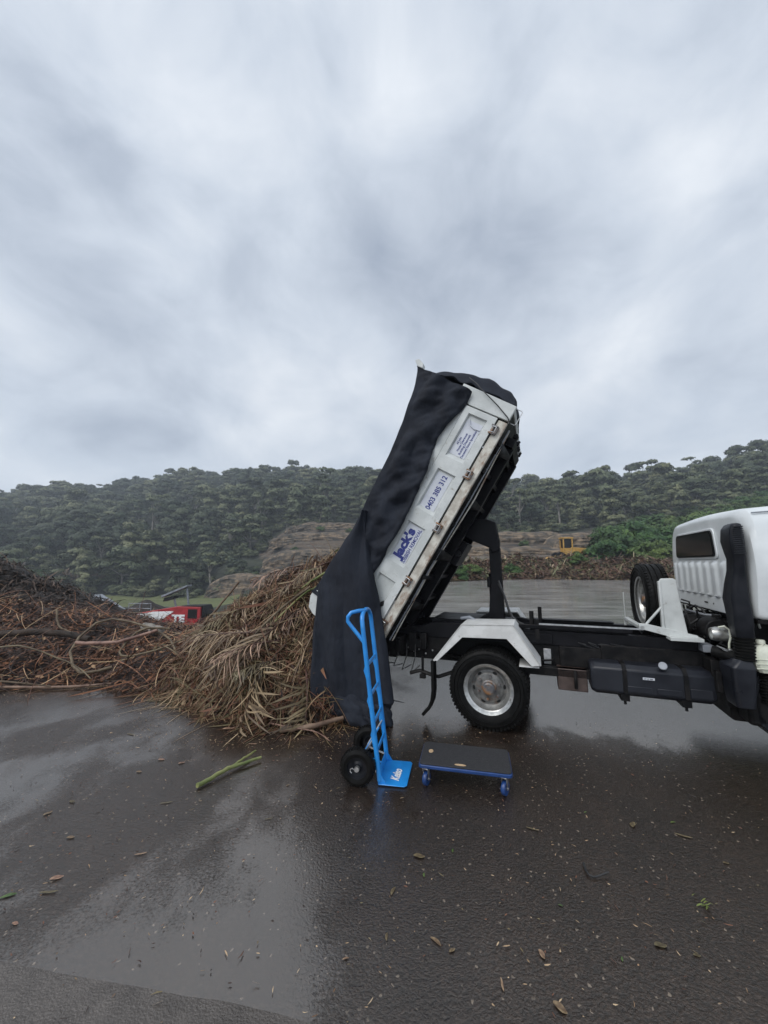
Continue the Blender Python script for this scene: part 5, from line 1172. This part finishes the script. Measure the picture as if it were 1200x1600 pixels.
# ------------------------------------------------------------------ trees
def crown_mesh(seed, kind='gum'):
    r_ = np.random.default_rng(seed); V = []; F = []; vv = []; cl = []
    if kind == 'gum':
        ncl = 24; el = r_.uniform(.8, 1.2)
        for i in range(ncl):
            a = r_.uniform(0, 2*math.pi); q = r_.uniform(0, 1); rad = 3.2*math.sqrt(r_.uniform(.1, 1))*math.sqrt(1-(q-.35)**2*1.9)*el; z = 2.6+6.2*q/el+r_.normal(0, .25)
            cl.append((rad*math.cos(a), rad*math.sin(a), z, r_.uniform(.9, 1.7), r_.uniform(.65, 1.05)))
        nl, ls = 120, .40
    elif kind == 'thin':
        ncl = 9
        for i in range(ncl):
            a = r_.uniform(0, 2*math.pi); rad = r_.uniform(.3, 2.4); cl.append((rad*math.cos(a), rad*math.sin(a), r_.uniform(6, 10.5), r_.uniform(.8, 1.3), r_.uniform(.4, .7)))
        nl, ls = 90, .30
    else:
        ncl = 18
        for i in range(ncl):
            a = r_.uniform(0, 2*math.pi); rad = 2.4*math.sqrt(r_.uniform(0, 1)); cl.append((rad*math.cos(a), rad*math.sin(a), r_.uniform(.5, 3.4)*(1-.25*rad/2.4), r_.uniform(.8, 1.3), r_.uniform(.6, .9)))
        nl, ls = 130, .24
    Cs = []; Ns = []; vs = []
    for (x, y, z, rx, rz) in cl:
        d = r_.normal(0, 1, (nl, 3)); d /= np.linalg.norm(d, axis=1, keepdims=True); d[:, 2] = np.where(d[:, 2] < -.25, -d[:, 2]*.6, d[:, 2])
        rr = r_.uniform(.72, 1.12, (nl, 1))
        Cs.append(np.array([x, y, z])+d*rr*np.array([rx, rx, rz])); Ns.append(d*1.0+r_.normal(0, .28, (nl, 3))+np.array([x*.18, y*.18, .35])); vs.append(np.clip(r_.normal(.5, .2)+r_.normal(0, .18, nl), 0, 1))
    Cc = np.concatenate(Cs); Nn = np.concatenate(Ns); Nn /= np.linalg.norm(Nn, axis=1, keepdims=True); n = len(Cc)
    t = np.cross(Nn, r_.normal(0, 1, (n, 3))); t /= np.linalg.norm(t, axis=1, keepdims=True); b = np.cross(Nn, t)
    s = r_.uniform(.6, 1.3, (n, 1))*ls; t = t*s; b = b*s*r_.uniform(.35, .7, (n, 1))
    V = np.stack([Cc-t, Cc-b, Cc+t, Cc+b], 1).reshape(-1, 3); F = np.arange(4*n).reshape(-1, 4)
    return V, F, np.repeat(np.concatenate(vs), 4), cl
def trunk_mb(cl, seed, kind='gum'):
    r_ = random.Random(seed); m = MB(); lean = (r_.uniform(-.5, .5), r_.uniform(-.5, .5))
    fork = 2.6 if kind == 'gum' else (4.5 if kind == 'thin' else .5)
    r0 = .22 if kind != 'shrub' else .1
    m.tube([(0, 0, -1.0), (lean[0]*.3, lean[1]*.3, fork*.5), (lean[0], lean[1], fork)], [r0*1.2, r0, r0*.75], 7)
    for (x, y, z, rx, rz) in r_.sample(cl, min(7, len(cl))):
        m.tube([(lean[0], lean[1], fork), (lean[0]*.5+x*.5, lean[1]*.5+y*.5, fork+(z-fork)*.5+.1), (x, y, z)], [r0*.5, r0*.32, r0*.12], 5)
    return m
protos = {}
def make_proto(kind, seed, mat):
    V, F, v, cl = crown_mesh(seed, kind); root = empty('tree')
    tr = trunk_mb(cl, seed, kind).build('trunk', M_['bark'], root, sm=60); cr_ = np_obj('crown', V, F, M_[mat], root, v=v)
    # the same tree as one mesh, for the far wood
    me = cr_.data.copy(); bm = bmesh.new(); bm.from_mesh(me); nf = len(bm.faces); bm.from_mesh(tr.data)
    for i, f in enumerate(bm.faces): f.material_index = 0 if i < nf else 1
    m2 = bpy.data.meshes.new('wood_tree'); bm.to_mesh(m2); bm.free(); m2.materials.append(M_[mat]); m2.materials.append(M_['bark'])
    return root, [tr, cr_], m2
gum = [make_proto('gum', 10+i, 'leaf' if i < 4 else 'leafd') for i in range(6)]+[make_proto('thin', 30, 'leaf'), make_proto('thin', 31, 'leaf')]
shr = [make_proto('shrub', 50+i, 'leafb') for i in range(4)]
ushr = [make_proto('shrub', 60+i, 'leaf') for i in range(2)]
for p in ushr:
    for q in p[1]+[p[0]]: bpy.data.objects.remove(q)
usedp = set()
def kind_at(x, y):
    if random.random() < .14: return random.choice((6, 7))
    return random.choice((4, 5)) if ns(x*.022, y*.03, 4)+random.gauss(0, .18) > .08 else random.randrange(4)
def plant(pr, x, y, sc, label, cat, group, name, z=None, sz=1.0):
    root, ch, _ = pr
    if id(root) in usedp: o = copy_tree(root, ch)
    else: o = root; usedp.add(id(root))
    o.name = name; o.location = (x, y, (terr(x, y) if z is None else z)); o.rotation_euler = (0, 0, random.uniform(0, 6.28)); o.scale = (sc, sc, sc*sz); tag(o, label, cat, group); return o
def bpx(x, y): return 600+605*x/y
spots = []
def forest():
    y = 112.0
    while y < 352:
        stp = 7.6+2.8*(y-112)/230
        x = -1.62*y
        while x < 1.62*y:
            xx, yy = x+random.uniform(-.5, .5)*stp, y+random.uniform(-.5, .5)*stp
            b = bpx(xx, yy)
            d0 = 113 if b < 395 else (153+8*ns(b*.05, 2) if b < 590 else (146 if b < 700 else (119 if b < 960 else 118+10*ns(b*.03, 7))))
            if yy > d0: spots.append((xx, yy, random.choice((.7, .95, 1.15, 1.35, 1.5, 1.8))*random.uniform(.9, 1.1)*(1.0 if yy > 150 else .82)))
            x += stp
        y += stp*.92
forest()
spots = [s for s in spots if -380 < bpx(s[0], s[1]) < 1580 and abs(s[0]) < 440]
vis = sorted(spots, key=lambda s: (s[1] if -10 < bpx(s[0], s[1]) < 1210 and not (570 < bpx(s[0], s[1]) < 690) else 1e6+s[1]))
near, rest = vis[:285], vis[285:]
under = []
for x, y, s in near:
    b = bpx(x, y); k = kind_at(x, y)
    place = next(n for lim, n in ((60, 'at the far left edge of the wood'), (130, 'above the mulch heap'), (200, 'above the grey conveyor'), (260, 'above the black soil heap'), (330, 'above the red machine'), (400, 'left of the sandstone ledges'), (480, 'above the left end of the ledges'), (600, 'above the ledges beside the tarpaulin'),
      (760, 'seen between tray and hoist'), (830, 'just right of the hoist'), (880, 'left of the yellow loader'), (930, 'above the yellow loader'), (990, 'above the left bushes'), (1050, 'left of the cab'), (9999, 'above the cab')) if b < lim)
    size = 'small' if s < .7 else ('tall' if s > 1.0 else 'middling')
    row = 'first' if y < (128 if b < 395 or 700 < b < 960 else 165) else ('second' if y < (142 if b < 395 or 700 < b < 960 else 180) else 'third')
    lb = '%s %s gum %s, %s row' % (size, 'slender thin crowned' if k > 5 else ('dark rounded' if k > 3 else 'rounded olive'), place, row)
    plant(gum[k], x, y, s*(1 if k < 6 else 1.1), lb, 'tree', ('slender gums ' if k > 5 else ('dark gums ' if k > 3 else 'rounded gums '))+place, 'gum_tree')
    if len(under) < 900: under.append((x, y))
# remaining wood: one object, instanced on points
pc = bpy.data.collections.new('wood_kinds')
for k, p in enumerate(gum+ushr):
    q = bpy.data.objects.new('wood_tree_%02d' % k, p[2]); pc.objects.link(q)
def wood():
    global rest
    kinds = [kind_at(s[0], s[1]) for s in rest]
    for x, y in under:                       # low growth between the front trunks
        for q in range(3): rest.append((x+random.uniform(-4, 4), y+random.uniform(-5, 1), random.uniform(.5, 1.0))); kinds.append(random.choice((8, 9)))
    me = bpy.data.meshes.new('hillside_wood'); me.vertices.add(len(rest)); me.vertices.foreach_set('co', np.array([(x, y, terr(x, y)) for x, y, s in rest], np.float32).ravel())
    a = me.attributes.new('sz', 'FLOAT', 'POINT'); a.data.foreach_set('value', np.array([s[2]*1.04 for s in rest], np.float32))
    a = me.attributes.new('rz', 'FLOAT_VECTOR', 'POINT'); a.data.foreach_set('vector', np.array([(0, 0, random.uniform(0, 6.28)) for s in rest], np.float32).ravel())
    a = me.attributes.new('ix', 'INT', 'POINT'); a.data.foreach_set('value', np.array(kinds, np.int32))
    o = bpy.data.objects.new('hillside_wood', me); C.objects.link(o); tag(o, 'dense grey green eucalypt wood covering the hills behind', 'wood', kind='stuff')
    g = bpy.data.node_groups.new('wood', 'GeometryNodeTree'); g.interface.new_socket('Geometry', in_out='INPUT', socket_type='NodeSocketGeometry'); g.interface.new_socket('Geometry', in_out='OUTPUT', socket_type='NodeSocketGeometry')
    gi, go = N(g, 'NodeGroupInput'), N(g, 'NodeGroupOutput'); ip = N(g, 'GeometryNodeInstanceOnPoints'); ci = N(g, 'GeometryNodeCollectionInfo'); ci.inputs['Collection'].default_value = pc
    ci.inputs['Separate Children'].default_value = True; ci.inputs['Reset Children'].default_value = True
    def na(n, t): q = N(g, 'GeometryNodeInputNamedAttribute'); q.data_type = t; q.inputs['Name'].default_value = n; return [s for s in q.outputs if s.enabled and s.name == 'Attribute'][0]
    L = g.links.new; L(gi.outputs[0], ip.inputs['Points']); L(ci.outputs[0], ip.inputs['Instance']); ip.inputs['Pick Instance'].default_value = True
    L(na('ix', 'INT'), ip.inputs['Instance Index']); L(na('rz', 'FLOAT_VECTOR'), ip.inputs['Rotation']); L(na('sz', 'FLOAT'), ip.inputs['Scale']); L(ip.outputs[0], go.inputs[0])
    m = o.modifiers.new('wood', 'NODES'); m.node_group = g
wood()
# bushes beyond the far bank and on the near right slope
BU = [(948, 58, 1.25), (955, 62, 1.5), (975, 60, 1.55), (1000, 64, 1.6), (1025, 62, 1.4), (990, 70, 1.7), (1045, 68, 1.5), (965, 75, 1.4), (1015, 54, .95), (1040, 52, .9), (1010, 78, 1.6), (1070, 75, 1.5), (1100, 72, 1.5)]
for px, y, s in BU:
    plant(random.choice(shr), (px-600)/605*y, y, s*.92, 'bright green bush in the clump behind the far waste bank', 'bush', 'green bushes behind the far bank', 'bush')
for i in range(110):
    px = random.uniform(965, 1260); y = random.uniform(72, 125)
    plant(random.choice(shr), (px-600)/605*y, y, random.uniform(.45, .9), 'yellow green shrub on the slope behind the cab', 'bush', 'shrubs on the slope behind the cab', 'bush')
for px, y, s in ((930, 92, .55), (868, 96, .5), (800, 100, .5), (760, 98, .6), (820, 92, .45), (790, 106, .6), (850, 108, .6), (700, 60, .6), (716, 56, .5), (690, 64, .6)):
    plant(random.choice(shr), (px-600)/605*y, y, s, 'small green shrub on the bare quarry bench to the right', 'bush', 'shrubs on the quarry bench', 'bush')
for px, y, s in ((430, 132, .5), (480, 136, .45), (520, 133, .5), (460, 124, .45), (545, 139, .5), (400, 119, .6), (375, 116, .7), (350, 117, .6), (500, 142, .6)):
    plant(random.choice(shr), (px-600)/605*y, y, s, 'small dark shrub on the sandstone ledges to the left of the truck', 'bush', 'shrubs on the sandstone ledges', 'bush')
for px, y, s, lb in ((447, 143, .72, 'lone thin gum standing on the sandstone ledge'), (462, 142, .45, 'short thin gum beside the lone gum on the ledge')):
    plant(gum[6], (px-600)/605*y, y, s, lb, 'tree', 'lone gums on the sandstone ledge', 'gum_tree')
for px, y, s, lb in ((692, 38.5, .36, 'low green plant at the left end of the far bank'), (716, 37.5, .42, 'green plant mound just right of the raised tray'), (742, 39, .34, 'small green plant left of the hoist leg'), (905, 42, .36, 'green plant on the bank below the loader'), (800, 41, .35, 'green plant on the bank right of the hoist leg')):
    plant(random.choice(shr), (px-600)/605*y, y, s, lb, 'bush', None, 'bush', z=(0 if px < 730 else h4((px-600)/605*y, y)-.3))
# rock ledges
def ledge(px, y, z, w_, hgt, dep, seed, label):
    n, m = 60, 16; vs = []; x0 = (px-600)/605*y
    for j in range(m+1):
        for i in range(n+1):
            x = (i/n-.5)*w_; t = j/m
            st = math.floor(t*5)/5
            vs.append((x, -dep*(1-st)*.5+ns(x*.35, st*7, seed)*1.4+ns(x*1.3, t*5, seed)*.5+(2.0*(t**8)), t*hgt+ns(x*.2, seed, t)*.6*t-(abs(i/n-.5)*2)**4*hgt*.5))
    top = len(vs)
    for i in range(n+1): x = (i/n-.5)*w_; vs.append((x, dep, hgt+ns(x*.2, seed, 1)*.6-(abs(i/n-.5)*2)**4*hgt*.5))
    fs = [(j*(n+1)+i, j*(n+1)+i+1, (j+1)*(n+1)+i+1, (j+1)*(n+1)+i) for j in range(m) for i in range(n)]+[(m*(n+1)+i, m*(n+1)+i+1, top+i+1, top+i) for i in range(n)]
    o = MB().add(vs, fs).build('rock_ledge', M_['rock'], None, sm=30); o.location = (x0, y, terr(x0, y-dep*.6)-1.0); tag(o, label, 'rock face', 'sandstone ledges')
ledge(500, 121, 0, 36, 6.5, 5, 1, 'lower banded sandstone face above the palm heap')
ledge(505, 131, 0, 36, 4.5, 5, 2, 'middle grey sandstone bench left of the tarpaulin')
ledge(515, 146, 0, 34, 4.6, 5, 3, 'upper tan sandstone face below the forest')
ledge(385, 113, 0, 22, 6.5, 5, 4, 'weathered grey rock face at the left beside the palm heap')
ledge(815, 98, 0, 40, 4.4, 5, 5, 'low rock bench right of the hoist')
ledge(780, 76, 0, 34, 3.0, 5, 6, 'brown earth bank in front of the rock bench')
ledge(905, 84, 0, 12, 4.5, 4, 7, 'pale boulder face behind the yellow loader')
ledge(130, 128, -6, 18, 6, 4, 8, 'mossy rock face in the trees on the left hillside')
# palm tree at the foot of the left hill
def palm():
    x, y = (52-600)/605*104, 104; T = empty('palm_tree', (x, y, terr(x, y))); tag(T, 'lone palm tree at the foot of the left hillside', 'palm tree')
    m = MB(); m.tube([(0, 0, -1), (.1, 0, 3.5), (.2, 0, 7.2)], [.3, .22, .2], 8); m.build('trunk', M_['bark'], T)
    n = 22; a = rng.uniform(0, 6.28, n); Vs = []; Fs = []; off = 0
    for q in range(n):
        e = rng.uniform(-.1, .9); d = np.array([math.cos(a[q]), math.sin(a[q]), e]); 
        t = np.linspace(.1, 1, 16); Lf = 3.2
        P = np.array([.2, 0, 7.2])+np.outer(t*Lf, d/np.linalg.norm(d)); P[:, 2] -= 1.7*t**2; P = np.concatenate([P, P]); s = np.array([1]*16+[-1]*16)
        sd_ = np.array([-d[1], d[0], -.3]); D = d*.5+s[:, None]*sd_+[0, 0, -.25]; D /= np.linalg.norm(D, axis=1, keepdims=True)
        V, F = strips(P, D, np.full(32, .8), np.full(32, .14), np.full(32, .3), 2); Vs.append(V); Fs.append(F+off); off += len(V)
    np_obj('crown', np.concatenate(Vs), np.concatenate(Fs), M_['leafb'], T, v=np.full(off, .6))
palm()

# ------------------------------------------------------------------ machines in the distance
def red_machine():
    T = empty('screening_machine', (-27, 50, -7.3), R(-6)); tag(T, 'red soil screening machine with grey conveyors behind the brush heap', 'screening machine')
    m = MB(); m.prism([(-5.2, 1.3), (3.8, 1.3), (4.6, 2.2), (4.6, 3.55), (1.5, 3.6), (-1.5, 3.1), (-5.2, 2.5)], -1.2, 1.2); body = m.build('body', M_['red'], T, bevel=.05)
    m = MB(); m.prism([(-3.1, 1.9), (1.2, 3.05), (-1.6, 2.95), (-3.3, 2.6)], -1.24, -1.21); m.prism([(-5.1, 1.6), (-1.0, 1.6), (1.1, 2.95), (-3.0, 2.75), (-5.1, 2.3)], -1.235, -1.205); m.build('white_panel', M_['whiteink'], body, sm=0)
    text('side_lettering', 'TE', M_['whiteink'], body, (.95, -1.25, 1.75), (1, 0, 0), (0, 0, 1), .85, 1.7, bold=.05, thick=.02)
    m = MB(); m.box((3.0, -1.23, 2.2), (4.2, -1.2, 3.3)); m.build('dark_grille', M_['black'], body)
    for y in (-.9, .9): m = MB(); m.box((-4.5, y-.3, 0), (3.5, y+.3, .9)); m.build('track', M_['black'], T, bevel=.2)
    m = MB(); m.box((-4, -.7, .4), (3, .7, 1.5)); m.build('frame', M_['black'], T)
    m = MB(); m.prism([(-7.6, 2.0), (-5.6, 2.4), (-10.3, 4.9), (-10.9, 4.5)], -.6, .6); m.build('side_conveyor', M_['conveyor'], T, bevel=.03)
    m = MB()
    for k in range(12): t = k/11; m.box((-10.6+t*3.6, -.68, 4.35-t*2.1), (-10.45+t*3.6, -.6, 4.75-t*2.1))
    m.build('conveyor_roller', M_['steel'], T)
    m = MB(); m.prism([(-1.2, 4.6), (2.2, 6.0), (2.2, 6.2), (-1.2, 4.85)], -.5, .5); m.tube([(.2, 0, 4.7), (.6, 0, 3.4)], .12, 6); m.tube([(1.9, 0, 5.8), (2.3, 0, 3.4)], .12, 6); m.build('top_conveyor', M_['conveyor'], T)
    m = MB(); m.prism([(-.9, 4.1), (.5, 4.5), (.5, 4.8), (-.7, 4.6)], -.52, .52); m.build('conveyor_head', M_['black'], T)
    m = MB()
    for q in ((-5, 3.6), (-2, 3.6), (-3.5, 3.6)): m.tube([(q[0], -1.1, 2.6), (q[0], -1.1, 3.9)], .05, 6)
    m.tube([(-5, -1.1, 3.9), (-2, -1.1, 3.9)], .05, 6); m.tube([(-5, -1.1, 3.3), (-2, -1.1, 3.3)], .05, 6); m.build('guard_rail', M_['conveyor'], T)
    m = MB(); m.prism([(1.6, 3.62), (4.8, 3.75), (5.4, 2.6), (4.62, 2.2), (4.62, 3.5)], -1.0, 1.0); m.build('rear_hood', M_['black'], T, bevel=.1)
red_machine()
def soil():
    n, m = 64, 18; vs = []
    for j in range(m+1):
        t = j/m
        for i in range(n):
            a = 2*math.pi*i/n; r_ = 5.6*(1-t)**.9*(1+.1*ns(math.cos(a)*2, math.sin(a)*2, 4)); vs.append((r_*math.cos(a)*1.25, r_*math.sin(a), -.5+4.3*t**.85+ns(r_*math.cos(a), r_*math.sin(a), 3)*.25))
    o = MB().add(vs, [(j*n+i, j*n+(i+1) % n, (j+1)*n+(i+1) % n, (j+1)*n+i) for j in range(m) for i in range(n)]).build('soil_heap', M_['soil'], None, sm=60); o.location = (-35.2, 58, -7.5); tag(o, 'smooth cone of black soil behind the red machine', 'soil heap')
soil()
def loader():
    T = empty('wheel_loader', (28.6, 60, terr(28.6, 60)+.55), R(-4)); tag(T, 'yellow wheel loader with a tall cab beyond the far waste bank', 'wheel loader')
    m = MB(); m.prism([(.2, .9), (3.6, .9), (3.9, 1.3), (3.8, 1.75), (.9, 2.0), (.2, 2.0)], -.7, .7); m.box((3.6, -1.1, .9), (4.0, 1.1, 1.5)); m.build('engine_body', M_['yellow'], T, bevel=.08)
    m = MB(); m.box((-.9, -.7, .8), (.5, .7, 1.9)); 
    for x in (-.85, .45):
        for y in (-.65, .65): m.box((x-.09, y-.09, 1.9), (x+.09, y+.09, 3.35))
    m.box((-1.05, -.8, 3.35), (.65, .8, 3.55)); cab = m.build('cab', M_['yellow'], T, bevel=.03)
    m = MB(); m.box((-.78, -.62, 1.9), (.38, .62, 3.3)); m.build('cab_glass', M_['glass'], cab)
    m = MB(); m.box((-2.9, -.8, .0), (-.9, .8, .4)); m.prism([(-3.6, -.3), (-2.9, .6), (-2.6, .5), (-2.9, -.3)], -1.2, 1.2); m.build('bucket_arm', M_['yellow'], T, bevel=.05)
    for x in (-1.5, 2.3):
        for y in (-1.0, 1.0):
            m = MB(); m.lathe([(.35, -.25), (.7, -.22), (.75, 0), (.7, .22), (.35, .25)], (x, y, .55), 24, 'y'); wo = m.build('wheel', M_['rubber'], T); m = MB(); m.lathe([(0, -.2), (.36, -.2), (.36, .2), (0, .2)], (x, y, .55), 16, 'y'); m.build('rim', M_['yellow'], wo)
loader()
# ------------------------------------------------------------------ air
def haze(dens_):
    m = bpy.data.materials.new('haze_air'); m.use_nodes = True; t = m.node_tree; t.nodes.clear(); o = N(t, 'ShaderNodeOutputMaterial'); v = N(t, 'ShaderNodeVolumePrincipled')
    v.inputs['Color'].default_value = (.80, .87, .95, 1); v.inputs['Density'].default_value = dens_; v.inputs['Anisotropy'].default_value = .2; t.links.new(v.outputs[0], o.inputs['Volume'])
    b = MB(); b.box((-470, -60, -30), (470, 450, 112)); ob = b.build('haze', m, sm=0); tag(ob, 'thin grey haze over the valley', 'haze', kind='stuff')
HAZE = .0009
if HAZE: haze(HAZE)
print('objects', len(bpy.data.objects), 'trees', len(near), len(rest))
